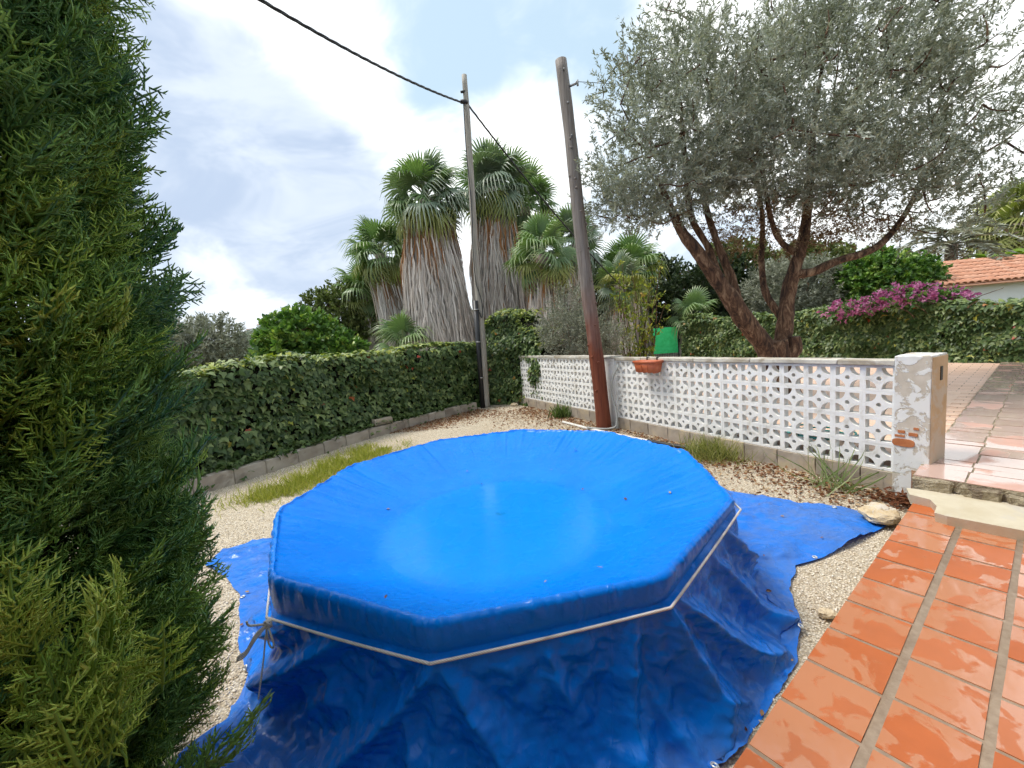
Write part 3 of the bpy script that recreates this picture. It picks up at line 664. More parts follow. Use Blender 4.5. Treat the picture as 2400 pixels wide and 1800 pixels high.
kn = [KN + .016 * (math.cos(t) * ex + math.sin(t) * ez) + .008 * math.sin(2.5 * t) * eo for t in np.linspace(0, 5.5 * PI, 50)]
part('knot', *tube(kn, .0062, 7), M_ROPE, rope, smooth=True)
part('bow', *tube(spl([KN, KN - el_ * .03 + eo * .02 - ez * .02, KN - el_ * .065 + eo * .03 - ez * .075, KN - el_ * .092 + eo * .03 - ez * .085, KN - el_ * .098 + eo * .035 - ez * .10, KN - el_ * .065 + eo * .04 - ez * .09, KN - el_ * .03 + eo * .03 - ez * .04, KN], 40), .006, 7), M_ROPE, rope, smooth=True)
part('bow', *tube(spl([KN, KN + ex * .03 + eo * .012 - ez * .03, KN + ex * .048 + eo * .015 - ez * .075, KN + ex * .03 + eo * .015 - ez * .1, KN + ex * .01 + eo * .014 - ez * .08, KN + ex * .002 + eo * .01 - ez * .02, KN], 34), .0042, 7), M_ROPE, rope, smooth=True)
part('tail', *tube(spl([KN, KN + eo * .02 - ez * .06, KN + ex * .006 + eo * .05 - ez * .16, KN + ex * .02 + eo * .1 - ez * .29], 20), .0034, 6), M_ROPE, rope, smooth=True)
part('tail', *tube(spl([KN, KN - el_ * .03 + ez * .012, KN - el_ * .06 + ez * .03 + eo * .01, KN - el_ * .063 + ez * .055 + eo * .014], 12), .005, 6), M_ROPE, rope, smooth=True)

# ================================================================== POLES, CABLES, PIPES
def wood_mat(name, stops, red=None):
    M = Mat(name); g = M.noise(3, 6, .65, .4, stretch=(9, 9, .5)); c = M.ramp(g, stops)
    if red:
        z = M.sep()[2]; f = M.ramp(M.math('ADD', M.math('MULTIPLY', z, .18), M.math('MULTIPLY', M.noise(2.2, 4), .3)), [(.42, 1.0), (.66, 0.0)]); c = M.mix(f, c, M.ramp(g, red))
    M.val('Base Color', c); M.val('Roughness', .6); M.val('Specular IOR Level', .35); M.bump(M.noise(6, 7, .7, .3, stretch=(10, 10, .6)), .7, .012); return M.m
M_POLE2 = wood_mat('creosoted_wood', [(.3, (.12, .095, .08)), (.7, (.30, .26, .235))], [(.3, (.10, .022, .010)), (.7, (.24, .065, .03))])
M_POLE1 = wood_mat('weathered_wood', [(.3, (.20, .18, .15)), (.7, (.44, .40, .35))])
def pole(name, base, top, r0, r1, mat, label, knots=0):
    root = empty(name, tuple(base), label, 'pole'); base, top = np.array(base), np.array(top)
    s = np.linspace(0, 1, 40); P = base + (top - base) * s[:, None]; P[:, 0] += .012 * np.sin(s * 9); r = (r0 + (r1 - r0) * s) * (1 + .02 * np.sin(s * 37))
    V, F = tube(P, r, 18); V = V + .006 * np.stack([fbm(V * np.array([4, 4, 1.5]) + k * 9, 2) for k in range(3)], -1); part('shaft', V, F, mat, root, smooth=True)
    R = random.Random(3); 
    for k in range(knots):
        z = R.uniform(.02, .8) ; c = base + (top - base) * z; rr = r0 + (r1 - r0) * z; a = R.uniform(-2.9, -.3); n = np.array([math.cos(a), math.sin(a), .25])
        V, F = tube([c + n * (rr - .012), c + n * (rr + .005), c + n * (rr + .016)], [.024, .02, .009], 8); part('knot', V, F, mat, root, smooth=True)
    return root
p2 = pole('utility_pole', (1.56, 7.06, -.1), (1.235, 7.12, 6.1), .128, .092, M_POLE2, 'leaning wooden pole, reddish brown below and grey above, beside the white fence', 22)
p1 = pole('utility_pole', (-.72, 10.4, -.1), (-.49, 10.46, 7.98), .10, .062, M_POLE1, 'tall thin grey wooden pole standing in the ivy hedge', 6)
M_WIRE = Mat('black_cable'); M_WIRE.val('Base Color', (.015, .015, .018)); M_WIRE.val('Roughness', .5); M_WIRE = M_WIRE.m
M_STEEL = Mat('galvanised_steel'); M_STEEL.val('Base Color', (.3, .3, .3)); M_STEEL.val('Metallic', .9); M_STEEL.val('Roughness', .5); M_STEEL = M_STEEL.m
def rel(o, V): return V
part('bracket', *tube([(1.335, 7.05, 5.66), (1.43, 6.99, 5.66), (1.455, 6.98, 5.70), (1.455, 6.98, 5.62)], .018, 6), M_STEEL, p2)
for z in (5.9, 5.4, 4.9): part('bolt', *tube([(1.25 + (6.1 - z) * .052, 6.99, z), (1.25 + (6.1 - z) * .052, 7.02, z)], .014, 6), M_STEEL, p2)
part('cable_clamp', *tube([(-.62, 10.36, 7.36), (-.51, 10.40, 7.36), (-.47, 10.42, 7.34)], .05, 8), M_BLACK, p1)
part('cable_clamp', *tube([(-.60, 10.38, 7.58), (-.5, 10.42, 7.6)], .03, 8), M_BLACK, p1)
part('conduit', *tube([(-.80, 10.30, -.05), (-.765, 10.31, 1.3), (-.73, 10.315, 2.72)], .062, 10), M_BLACK, p1, smooth=True)
for z in (.8, 1.7, 2.5): part('conduit_strap', *tube([(-.78 + z * .02, 10.308, z - .015), (-.78 + z * .02, 10.308, z + .015)], .068, 10), M_STEEL, p1)
part('drop_cable', *tube(spl([(-.56, 10.36, 7.3), (-.60, 10.35, 6.2), (-.60, 10.34, 5.0), (-.66, 10.31, 4.0), (-.67, 10.30, 3.2), (-.62, 10.30, 2.95), (-.56, 10.31, 2.6), (-.60, 10.31, 2.3), (-.66, 10.30, 2.45), (-.72, 10.31, 2.7)], 60), .013, 6), M_WIRE, p1, smooth=True)
def catenary(a, b, sag, n=40):
    a, b = np.array(a, float), np.array(b, float); s = np.linspace(0, 1, n); P = a + (b - a) * s[:, None]; P[:, 2] -= sag * 4 * s * (1 - s); return P
def bundle(name, P, r, label):
    P = np.asarray(P); L = np.r_[0, np.cumsum(np.linalg.norm(np.diff(P, axis=0), axis=1))]; n = int(L[-1] / .05); t = np.linspace(0, L[-1], n); Q = np.stack([np.interp(t, L, P[:, k]) for k in range(3)], -1)
    it = []
    for k in range(3):
        a = t * 9 + k * 2 * PI / 3; Q2 = Q.copy(); Q2[:, 0] += r * .9 * np.cos(a); Q2[:, 2] += r * .9 * np.sin(a); it.append(tube(Q2, r, 5))
    tag(part(name, *join(it), M_WIRE, smooth=True), label, 'cable')
bundle('overhead_cable', catenary((-3.95, 3.2, 6.05), (-.60, 10.40, 7.36), .25), .0135, 'thick twisted black overhead cable running from upper left to the thin pole')
bundle('overhead_cable', catenary((-.48, 10.44, 7.34), (4.3, 14.9, 3.1), .2), .0125, 'twisted black overhead cable running down from the thin pole past the palms')
tag(part('telephone_wire', *tube(catenary((1.455, 6.98, 5.68), (16, 9.0, 6.2), .35), .005, 5), M_WIRE), 'thin wire strung from the leaning pole through the olive tree', 'wire')
M = Mat('white_pvc'); M.val('Base Color', M.ramp(M.noise(6, 5), [(.35, (.55, .52, .46)), (.6, (.75, .73, .69))])); M.val('Roughness', .5); M_PVC = M.m
M = Mat('grey_hose'); M.val('Base Color', (.33, .34, .33)); M.val('Roughness', .5); M_HOSE = M.m
pp = empty('pipe', (1.9, 6.2, 0), 'long white plastic pipe with a black end lying along the fence', 'pipe')
part('white_pipe', *tube(spl([(.92, 7.80, .035), (1.30, 7.05, .035), (1.62, 6.55, .03), (1.98, 5.98, .03)], 20), .026, 10), M_PVC, pp, smooth=True)
part('black_sleeve', *tube(spl([(1.97, 6.0, .031), (2.2, 5.66, .035), (2.47, 5.30, .04)], 12), .031, 10), M_BLACK, pp, smooth=True)
part('end_cap', *tube([(2.462, 5.312, .04), (2.476, 5.29, .04)], .036, 10), M_BLACK, pp)
tag(part('hose', *tube(spl([(1.83, 6.93, 1.15), (1.80, 6.86, 1.10), (1.72, 6.90, .92), (1.69, 6.95, .65), (1.74, 6.88, .35), (1.72, 6.84, .12), (1.62, 6.86, .06), (1.45, 6.90, .06), (1.25, 7.05, .065)], 50), .017, 8), M_HOSE, smooth=True), 'grey hose hanging from the fence post and curling on the ground', 'hose')

# ================================================================== STONES
def rock(name, loc, size, mat, label, seed, group=None):
    bm = bmesh.new(); bmesh.ops.create_icosphere(bm, subdivisions=3, radius=1); co = np.array([v.co for v in bm.verts])
    n = fbm(co * 1.1 + seed * 7.7, 3); q = np.round((co * (1 + .28 * n[:, None])) * 2.2) / 2.2 * .4 + co * (1 + .28 * n[:, None]) * .6; q = q * np.array(size)
    for v, p in zip(bm.verts, q): v.co = p
    me = bpy.data.meshes.new(name); bm.to_mesh(me); bm.free(); me.materials.append(mat)
    o = link(name, me, None, loc, (0, 0, seed)); return tag(o, label, 'stone', group)
M_ROCK = stone_mat('warm_limestone', (.50, .36, .19), (.72, .60, .42), 9, .85, .7, .02, c3=(.62, .56, .47))
rock('stone', (2.92, 3.17, .065), (.15, .115, .06), M_ROCK, 'flat tan stone weighing down the right corner of the blue cover', 1)
rock('stone', (.22, 10.55, .16), (.24, .2, .22), M_ROCK, 'largest pale rock, upright in the pile at the ivy corner', 2)
rock('stone', (.42, 10.28, .10), (.2, .17, .14), M_ROCK, 'squat pale rock leaning against the largest rock by the ivy', 3)
rock('stone', (.66, 10.15, .06), (.13, .12, .09), M_ROCK, 'small cream rock, rightmost of the pile near the far fence', 4)
rock('stone', (.02, 10.2, .04), (.11, .1, .06), M_ROCK, 'low small rock on the left of the pile by the ivy', 5)
M_DRY = leaf_mat('dry_leaf', [(0, (.10, .035, .018)), (.4, (.22, .09, .04)), (.75, (.34, .2, .1)), (1, (.45, .33, .2))], .8, .1, (1, .9, .6), spec=.15)
o = rock('leaf_clump', (1.70, 2.18, .03), (.055, .04, .03), M_ROCK, 'small clump of dry brown leaf on gravel beside the tiles', 6); o['category'] = 'leaf clump'
# brick-like piece on the kerb, kerb, far corner
M_KERB = stone_mat('kerb_concrete', (.38, .32, .26), (.52, .46, .38), 4, .9, .5, .006, c3=(.30, .25, .2), var=.25)
KL = spl([(-6.2, 3.0, 0), (-4.9, 4.75, 0), (-4.27, 5.58, 0), (-3.645, 6.62, 0), (-2.969, 7.77, 0), (-1.982, 9.0, 0), (-.92, 10.1, 0)], 200)
kerb = empty('kerb', (-3.3, 7.2, 0), 'low grey concrete kerb running along the foot of the ivy hedge', 'kerb')
kl = np.r_[0, np.cumsum(np.linalg.norm(np.diff(KL, axis=0), axis=1))]; t = 0; kk = 0
while t < kl[-1] - .1:
    w = (.5, .46, .52)[kk % 3]; a = np.array([np.interp(t, kl, KL[:, c]) for c in range(3)]); b = np.array([np.interp(min(t + w, kl[-1]), kl, KL[:, c]) for c in range(3)])
    me = bev_box('kerb_block', .003, np.linalg.norm(b - a) - .003, 0, .11, -.1, .215, .012, M_KERB, 1, 3, .005)
    link('kerb_block', me, kerb, tuple(a - np.array([-3.3, 7.2, 0]) + np.array([0, 0, random.uniform(-.012, .012)])), (0, 0, math.atan2(b[1] - a[1], b[0] - a[0]) + random.gauss(0, .01))); t += w; kk += 1
me = bev_box('concrete_block', -.2, .2, -.07, .07, 0, .12, .008, M_CBLK, 1, 3, .005)
tag(link('concrete_block', me, None, (-2.72, 8.27, .218), (0, .02, math.atan2(1.25, 1.0) - .1)), 'loose grey concrete block lying on the kerb beside the ivy', 'block')

# ================================================================== PLANTS
def ico_pts(n): 
    v = rng.normal(size=(n, 3)); return v / np.linalg.norm(v, axis=1)[:, None]
# leaf outlines in local XY, Y along the leaf
def leaf_shape(kind):
    if kind == 'ivy':
        V = np.array([(0, 0, 0), (.30, -.10, .02), (.52, .22, -.04), (.26, .40, .05), (0, .95, -.08), (-.26, .40, .05), (-.52, .22, -.04), (-.30, -.10, .02), (0, .3, .07)], float)
        F = np.array([(8, i, (i + 1) % 8) for i in range(8)])
    elif kind == 'lance':
        V = np.array([(0, 0, 0), (.13, .45, .03), (0, 1, -.03), (-.13, .45, .03)], float); F = np.array([(0, 1, 2), (0, 2, 3)])
    elif kind == 'oval':
        V = np.array([(0, 0, 0), (.26, .3, .05), (.22, .7, .04), (0, 1, -.05), (-.22, .7, .04), (-.26, .3, .05)], float); F = np.array([(0, 1, 2), (0, 2, 3), (0, 3, 4), (0, 4, 5)])
    elif kind == 'blade':
        V = np.array([(-.03, 0, 0), (.03, 0, 0), (-.026, .45, .02), (.026, .45, .02), (-.016, .8, -.06), (.016, .8, -.06), (0, 1, -.2)], float); F = np.array([(0, 1, 3), (0, 3, 2), (2, 3, 5), (2, 5, 4), (4, 5, 6)])
    return V, F
def leaves(kind, pos, d, size, tint, roll=1.0, up=None):
    pv, pf = leaf_shape(kind); n = len(pos); R = frames(d, rng.normal(0, roll, n), up if up is not None else (0, 0, 1))
    V, F = rep(pv, pf, pos, R, size); return V, F, np.repeat(tint, len(pv))
M_IVY = leaf_mat('ivy_leaf', [(0, (.028, .060, .016)), (.45, (.075, .125, .034)), (.8, (.24, .30, .11)), (.92, (.34, .38, .06)), (.965, (.30, .27, .04)), (.985, (.42, .12, .04)), (1, (.38, .05, .03))], .42, .18, spec=.35)
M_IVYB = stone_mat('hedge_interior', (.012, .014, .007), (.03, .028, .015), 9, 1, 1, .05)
def hedge(name, line, h, thick, n, size, label, cat='hedge', nparts=300, back=True, mat=M_IVY, topn=.25, tophue=.88, hz=None, droop=0.0, z0=0):
    """line: ground points left to right as seen; the leafy side is on the right-hand side of the line direction"""
    L = np.asarray(line, float); cum = np.r_[0, np.cumsum(np.linalg.norm(np.diff(L, axis=0), axis=1))]
    def at(s): return np.stack([np.interp(s, cum, L[:, 0]), np.interp(s, cum, L[:, 1])], -1)
    def nrm_(s): a, b = at(s - .05), at(s + .05); d = b - a; d = d / (np.linalg.norm(d, axis=1)[:, None] + 1e-9); return np.stack([d[:, 1], -d[:, 0]], -1)
    hz = hz or (lambda s: np.full_like(s, h))
    root = empty(name, (*at(np.array([cum[-1] / 2]))[0], z0), label, cat)
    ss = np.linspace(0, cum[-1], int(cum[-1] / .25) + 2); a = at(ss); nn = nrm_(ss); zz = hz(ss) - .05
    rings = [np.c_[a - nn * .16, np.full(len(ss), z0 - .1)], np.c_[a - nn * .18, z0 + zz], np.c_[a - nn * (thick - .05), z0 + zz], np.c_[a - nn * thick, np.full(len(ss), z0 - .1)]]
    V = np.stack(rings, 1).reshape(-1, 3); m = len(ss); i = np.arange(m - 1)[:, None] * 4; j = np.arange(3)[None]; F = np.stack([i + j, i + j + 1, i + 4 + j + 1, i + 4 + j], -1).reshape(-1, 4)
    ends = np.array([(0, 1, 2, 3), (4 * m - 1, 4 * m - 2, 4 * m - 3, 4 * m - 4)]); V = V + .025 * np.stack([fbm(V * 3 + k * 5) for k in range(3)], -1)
    part('dark_backing', V, np.vstack([F, ends]), M_IVYB, root)  # solid backing box, near black to give shade between the leaves
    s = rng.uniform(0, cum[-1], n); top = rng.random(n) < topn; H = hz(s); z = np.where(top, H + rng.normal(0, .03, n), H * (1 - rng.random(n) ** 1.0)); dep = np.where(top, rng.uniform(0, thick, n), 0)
    lump = .15 * fbm(np.c_[s * 1.4, z * 1.8, 0 * s + 3], 3) + .05 * rng.random(n)
    nx = nrm_(s); out = np.where(top, .03 - dep, .03 + lump + .05 * (1 - z / H) * 0)
    P = np.c_[at(s) + nx * out[:, None], z0 + z + np.where(top, lump * .6, 0)]
    back_ = rng.random(n) < (.12 if back else 0); P[back_, :2] -= nx[back_] * (thick + .05)
    sg = np.where(back_, -1, 1)[:, None]
    N = np.c_[nx * sg * np.where(top, .25, 1)[:, None], np.where(top, 1.0, .55)] + rng.normal(0, .33, (n, 3)); N /= np.linalg.norm(N, axis=1)[:, None]
    dd_ = np.c_[rng.normal(0, .5, (n, 2)) + nx * .5, -.75 + rng.normal(0, .35, n)]; dd_ = dd_ - N * np.sum(dd_ * N, 1)[:, None]
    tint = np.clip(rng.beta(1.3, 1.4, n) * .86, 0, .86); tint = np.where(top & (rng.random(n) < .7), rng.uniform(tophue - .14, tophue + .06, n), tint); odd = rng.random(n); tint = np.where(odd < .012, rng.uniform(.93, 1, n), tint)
    sz = size * rng.uniform(.55, 1.25, n)
    dist = np.hypot(P[:, 0], P[:, 1]); vis = ~back_ & ~top
    order = np.argsort(np.where(vis, dist / sz, 1e9)); pick = order[:nparts]; rest = np.setdiff1d(np.arange(n), pick)
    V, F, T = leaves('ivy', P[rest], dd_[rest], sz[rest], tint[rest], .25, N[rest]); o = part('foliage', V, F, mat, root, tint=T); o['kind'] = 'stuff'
    if nparts:
        pv, pf = leaf_shape('ivy'); protos = [mesh_np('leaf', pv, pf, mat, np.full(len(pv), tt)) for tt in (.12, .25, .38, .5, .62, .75, .95)]; R = frames(dd_[pick], rng.normal(0, .25, nparts), N[pick]); rl = np.array(root.location)
        for q, Rq in zip(pick, R):
            me = protos[min(int(tint[q] * 7.5), 6)]; o = link('leaf', me, root); o.matrix_local = Matrix.LocRotScale(Vector(P[q] - rl), Matrix(Rq.tolist()).to_quaternion(), Vector((sz[q],) * 3))
    return root
# the hedge behind the kerb: line runs right to left in plan so that its leafy face looks at the yard
HL = np.array([(-6.6, 3.35), (-5.3, 5.0), (-4.62, 5.86), (-3.98, 6.88), (-3.3, 8.0), (-2.3, 9.25), (-1.15, 10.45), (-.55, 10.95)])
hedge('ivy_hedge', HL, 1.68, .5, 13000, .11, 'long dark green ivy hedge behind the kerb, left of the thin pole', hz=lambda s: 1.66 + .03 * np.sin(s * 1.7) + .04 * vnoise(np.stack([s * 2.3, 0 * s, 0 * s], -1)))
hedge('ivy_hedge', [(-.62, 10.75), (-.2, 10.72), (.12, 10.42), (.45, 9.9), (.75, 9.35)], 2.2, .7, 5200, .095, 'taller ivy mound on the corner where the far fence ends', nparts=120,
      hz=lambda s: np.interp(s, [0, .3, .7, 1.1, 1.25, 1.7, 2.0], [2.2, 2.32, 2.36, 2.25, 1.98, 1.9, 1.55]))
# creepers over the kerb foot
n = 900; s = rng.uniform(.28, .98, n) * kl[-1]; P = np.stack([np.interp(s, kl, KL[:, k]) for k in range(3)], -1); P[:, 2] = .21 + .1 * rng.random(n); P[:, :2] += np.array([-.8, .6]) * rng.uniform(-.02, .3, n)[:, None]
over = rng.random(n) < .10; P[over, :2] += np.array([.8, -.6]) * .12; P[over, 2] = rng.uniform(.02, .17, over.sum())
V, F, T = leaves('ivy', P, np.c_[rng.normal(0, 1, (n, 2)), rng.normal(-.2, .3, n)], rng.uniform(.05, .1, n), rng.uniform(.2, .7, n), .5)
tag(part('creeping_ivy', V, F, M_IVY, tint=T), 'low trailing ivy creeping over the kerb under the hedge', 'ivy', kind='stuff')
# leaf litter on the yard
n = 14000
a = rng.random(n); P1 = np.array([fpt(c, -abs(b)) for c, b in zip(rng.uniform(-13, 15, n // 2), np.abs(rng.normal(.1, .45, n // 2)))]); s = rng.uniform(.5, 1, n - n // 2) * kl[-1]
P2 = np.stack([np.interp(s, kl, KL[:, k]) for k in range(2)], -1) + np.array([.8, -.6]) * np.abs(rng.normal(0, .55, n - n // 2))[:, None]; k2 = (P2[:, 1] > 8.2); P = np.vstack([P1, P2[k2], np.c_[rng.uniform(-.5, 1.2, 900), rng.uniform(7.6, 10.2, 900)]])
P = P[~inside(P, TARP_B)]; P = P[((P - tpt(-.30, 0)) @ NT < -.02) | ((P - TO) @ DT > 2.9)]; P = P[(P - FO) @ FB < -.03]; n = len(P)
V, F, T = leaves('oval', np.c_[P, yard_z(P[:, 0], P[:, 1]) + rng.uniform(.008, .02, n)], np.c_[rng.normal(0, 1, (n, 2)), rng.normal(0, .25, n)], rng.uniform(.014, .05, n), rng.random(n), .6)
tag(part('leaf_litter', V, F, M_DRY, tint=T), 'brown dry leaves scattered on the gravel along the fence', 'leaf litter', kind='stuff')
# grasses
def grass(name, pts, h, label, cols, rough=.5, lean=.35, kind=None, cat='grass', wide=1.0):
    n = len(pts); d = np.c_[rng.normal(0, lean, (n, 2)), np.ones(n)]; hs = h * rng.uniform(.45, 1.1, n); pv, pf = leaf_shape('blade'); pv = pv * np.array([wide, 1, 1])
    R = frames(d, rng.uniform(0, 6.28, n), np.c_[rng.normal(0, 1, (n, 2)), np.zeros(n)]); V, F = rep(pv, pf, pts, R, hs)
    return tag(part(name, V, F, leaf_mat(name + '_mat', cols, rough, .3), tint=np.repeat(rng.random(n), len(pv))), label, cat, kind=kind)
YG = [(0, (.20, .24, .03)), (.5, (.38, .38, .06)), (1, (.55, .48, .13))]
n = 8500; s = rng.random(n); c = np.array([-3.30, 4.95]) + (np.array([-2.35, 7.15]) - np.array([-3.30, 4.95])) * s[:, None]; P = c + rng.normal(0, .24, (n, 2)) * np.array([1, .6]); ok = (np.hypot(*(P - PC).T) > PR + .12) & ((fbm(np.c_[P * 3, 0 * P[:, :1]], 2) > -.35)); P = P[ok]
grass('grass_patch', np.c_[P, yard_z(P[:, 0], P[:, 1]) - .01], .145, 'yellow green grass growing between the kerb and the pool', YG, lean=.6, kind='stuff')
n = 900; P = np.array([2.52, 5.12]) + rng.normal(0, .16, (n, 2)); P = P[(P - FO) @ FB < -.04]
grass('grass_tuft', np.c_[P, np.full(len(P), .0)], .30, 'feathery yellow green grass tuft at the foot of the white fence', [(0, (.13, .17, .04)), (.6, (.30, .30, .08)), (1, (.48, .42, .2))], lean=.5, wide=.5, kind='stuff')
n = 60; P = np.array([3.10, 3.88]) + rng.normal(0, .11, (n, 2)); P = P[(P - FO) @ FB < -.05]
grass('long_grass', np.c_[P, np.full(len(P), .0)], .56, 'long arching green blades growing against the peeling pillar', [(0, (.10, .15, .05)), (.6, (.26, .31, .13)), (1, (.48, .46, .28))], lean=.85, wide=.42, kind='stuff')
n = 260; P = np.array([.98, 8.35]) + rng.normal(0, .09, (n, 2)); P = P[(P - FO) @ FB < -.03]
grass('grass_tuft', np.c_[P, np.zeros(len(P))], .32, 'small green weed at the far fence near the rock pile', [(0, (.05, .09, .03)), (1, (.2, .26, .08))], lean=.4, wide=1.2, kind='stuff')
n = 500; P = np.array([3.4, 3.42]) + rng.normal(0, .09, (n, 2)); P = P[(P - FO) @ FB < -.07]
V, F, T = leaves('lance', np.c_[P, .02 + .05 * rng.random(len(P))], np.c_[rng.normal(0, 1, (len(P), 2)), rng.normal(0, .3, len(P))], rng.uniform(.04, .09, len(P)), rng.uniform(0, .35, len(P)), .6)
tag(part('dead_leaves', V, F, M_DRY, tint=T), 'dark red brown dead leaves heaped at the pillar foot', 'leaf litter', kind='stuff')

# ================================================================== TREES
M = Mat('olive_bark'); g = M.noise(7, 7, .7, .8, stretch=(1.6, 1.6, .5)); c = M.ramp(g, [(.38, (.028, .014, .009)), (.52, (.13, .065, .036)), (.68, (.36, .24, .15))]); M.val('Base Color', c); M.val('Roughness', .9); M.bump(M.noise(9, 8, .72, .6, stretch=(1.5, 1.5, .5)), 1.0, .04); M_BARK = M.m
M_OLIVE = leaf_mat('olive_leaf', [(0, (.16, .175, .125)), (.4, (.30, .315, .245)), (.8, (.46, .48, .41)), (1, (.60, .62, .56))], .5, .22, (1.0, 1.1, .7), spec=.35)
M_DEAD = leaf_mat('dry_olive_leaf', [(0, (.10, .055, .03)), (.6, (.24, .16, .09)), (1, (.34, .27, .17))], .8, .15, (1, .9, .6), spec=.15)
def limb(P, r, sides=10, rough=.12, n=36, seed=0):
    P = spl(P, n); r = np.interp(np.linspace(0, 1, n), np.linspace(0, 1, len(r)), r); V, F = tube(P, r, sides); k = len(P) * sides
    c = np.repeat(P, sides, 0); d = V[:k] - c; V[:k] = c + d * (1 + rough * fbm(V[:k] * 6 + seed, 2))[:, None]; return V, F, P, r
def sample_lobes(lobes, n, shell=.55):
    w = np.array([l[2] * l[1][0] * l[1][1] * l[1][2] for l in lobes]); w = w / w.sum(); which = rng.choice(len(lobes), n, p=w); u = ico_pts(n); rr = (shell ** 3 + (1 - shell ** 3) * rng.random(n)) ** (1 / 3)
    C = np.array([l[0] for l in lobes])[which]; R = np.array([l[1] for l in lobes])[which]; return C + u * R * rr[:, None], u, which
def grow(root_nodes, targets, r0=.012):
    """connect every target to the nearest node already there; returns tubes"""
    nodes = list(map(np.array, root_nodes)); order = np.argsort([min(np.linalg.norm(t - q) for q in nodes) for t in targets]); it = []
    for i in order:
        t = targets[i]; N = np.array(nodes); dd_ = np.linalg.norm(N - t, axis=1); a = N[np.argmin(dd_)]; L = dd_.min()
        m = (a + t) / 2 + rng.normal(0, .07, 3) * L - np.array([0, 0, .08 * L]); P = spl([a, m, t], 6); it.append(tube(P, np.linspace(r0 * (1 + .9 * L), r0 * .45, 6), 5, False)); nodes += [P[2], P[4], t]
    return it
def twig_leaves(C, outdir, nl, twig, kind, size, spread=.9, tlo=0, thi=1):
    n = len(C); d = outdir + rng.normal(0, .45, (n, 3)); d /= np.linalg.norm(d, axis=1)[:, None]
    s = rng.random((n, nl)); base = C[:, None] + d[:, None] * (s[..., None] - .3) * twig; dv = d[:, None] * .7 + rng.normal(0, spread, (n, nl, 3)) * .75
    t = np.clip(np.repeat(rng.uniform(.15, .8, n), nl) + rng.normal(0, .16, n * nl), 0, 1); t = tlo + (thi - tlo) * t
    return leaves(kind, base.reshape(-1, 3), dv.reshape(-1, 3), size * rng.uniform(.65, 1.25, n * nl), t, 1.5)
# ---- the olive tree
ol = empty('olive_tree', (4.72, 7.1, .28), 'large grey green olive tree with forked reddish trunk behind the white fence', 'tree')
limbs = [([(4.76, 7.1, .2), (4.74, 7.08, .6), (4.66, 7.05, 1.0), (4.60, 7.05, 1.3)], [.27, .22, .20, .19]),
         ([(4.60, 7.05, .85), (4.37, 7.02, 1.26), (4.05, 7.0, 1.69), (3.83, 6.98, 2.05), (3.51, 6.95, 2.51), (3.20, 6.92, 2.94), (2.95, 6.9, 3.3), (2.6, 6.85, 4.1)], [.20, .165, .145, .135, .115, .095, .075, .03]),
         ([(3.98, 6.98, 1.82), (3.90, 7.1, 2.4), (3.72, 7.2, 3.05), (3.55, 7.3, 3.9), (3.5, 7.3, 4.9)], [.075, .07, .06, .045, .02]),
         ([(3.62, 6.95, 2.36), (3.52, 7.1, 2.95), (3.30, 7.25, 3.6), (3.2, 7.2, 4.8), (3.1, 7.1, 5.8)], [.07, .06, .05, .035, .015]),
         ([(4.66, 7.08, .95), (4.80, 7.1, 1.5), (4.88, 7.12, 2.1), (5.00, 7.1, 2.55), (5.16, 7.1, 3.1), (5.26, 7.15, 3.8), (5.4, 7.2, 5.0), (5.6, 7.2, 6.1)], [.15, .13, .115, .10, .085, .065, .04, .015]),
         ([(4.98, 7.1, 2.4), (5.25, 7.0, 2.42), (5.62, 6.95, 2.55), (5.95, 6.9, 2.62), (6.3, 6.9, 2.78), (6.7, 6.95, 3.2), (7.2, 7.0, 4.0)], [.075, .07, .065, .06, .055, .04, .02]),
         ([(4.82, 7.1, 1.6), (4.62, 7.3, 2.1), (4.66, 7.5, 2.7), (4.75, 7.6, 3.5), (4.6, 7.6, 4.6)], [.07, .06, .05, .04, .02]),
         ([(5.05, 7.1, 2.7), (4.80, 7.2, 3.0), (4.62, 7.2, 3.5), (4.45, 7.1, 4.3)], [.055, .05, .04, .02]),
         ([(4.72, 7.02, .9), (4.85, 6.95, 1.15), (4.84, 6.93, 1.35)], [.13, .12, .08])]
it = []; nodes = []
for q, (P, r) in enumerate(limbs):
    V, F, Pn, rn = limb(P, r, 12, .16, 40, q * 3.3)
    part('trunk' if q == 0 else 'limb', V, F, M_BARK, ol, smooth=True); nodes += [p for p in Pn[10:]] if q else []
lobes = [((2.9, 6.9, 4.7), (1.25, 1.5, 1.35), 1.0), ((3.08, 7.0, 6.0), (.5, .6, .95), .9), ((2.05, 6.9, 4.1), (.72, 1.0, .75), .8), ((3.75, 6.7, 4.9), (.9, 1.3, .95), 1.0), ((5.65, 7.1, 5.2), (1.45, 1.8, 1.45), 1.0), ((7.0, 7.2, 4.7), (1.3, 1.6, 1.1), .6),
         ((6.95, 7.0, 3.35), (1.0, 1.1, .62), .7), ((4.7, 6.7, 4.05), (1.4, 1.4, .6), 1.1), ((8.25, 7.2, 4.2), (.75, 1.1, 1.0), .35), ((5.05, 7.2, 6.55), (.55, .8, .9), .8), ((6.15, 7.2, 6.4), (.85, 1.0, .85), .8), ((2.2, 6.9, 5.3), (.6, .9, .6), .55), ((3.75, 7.0, 6.0), (.4, .6, .4), .5),
         ((5.8, 6.6, 3.75), (1.1, 1.1, .55), .9), ((2.6, 6.8, 3.75), (.9, .9, .42), .9), ((7.45, 7.0, 5.65), (.4, .6, .4), .5), ((2.35, 7, 5.9), (.25, .4, .4), .5), ((3.6, 7, 6.35), (.25, .4, .4), .5)]
T_, u, w = sample_lobes(lobes, 520, .3)
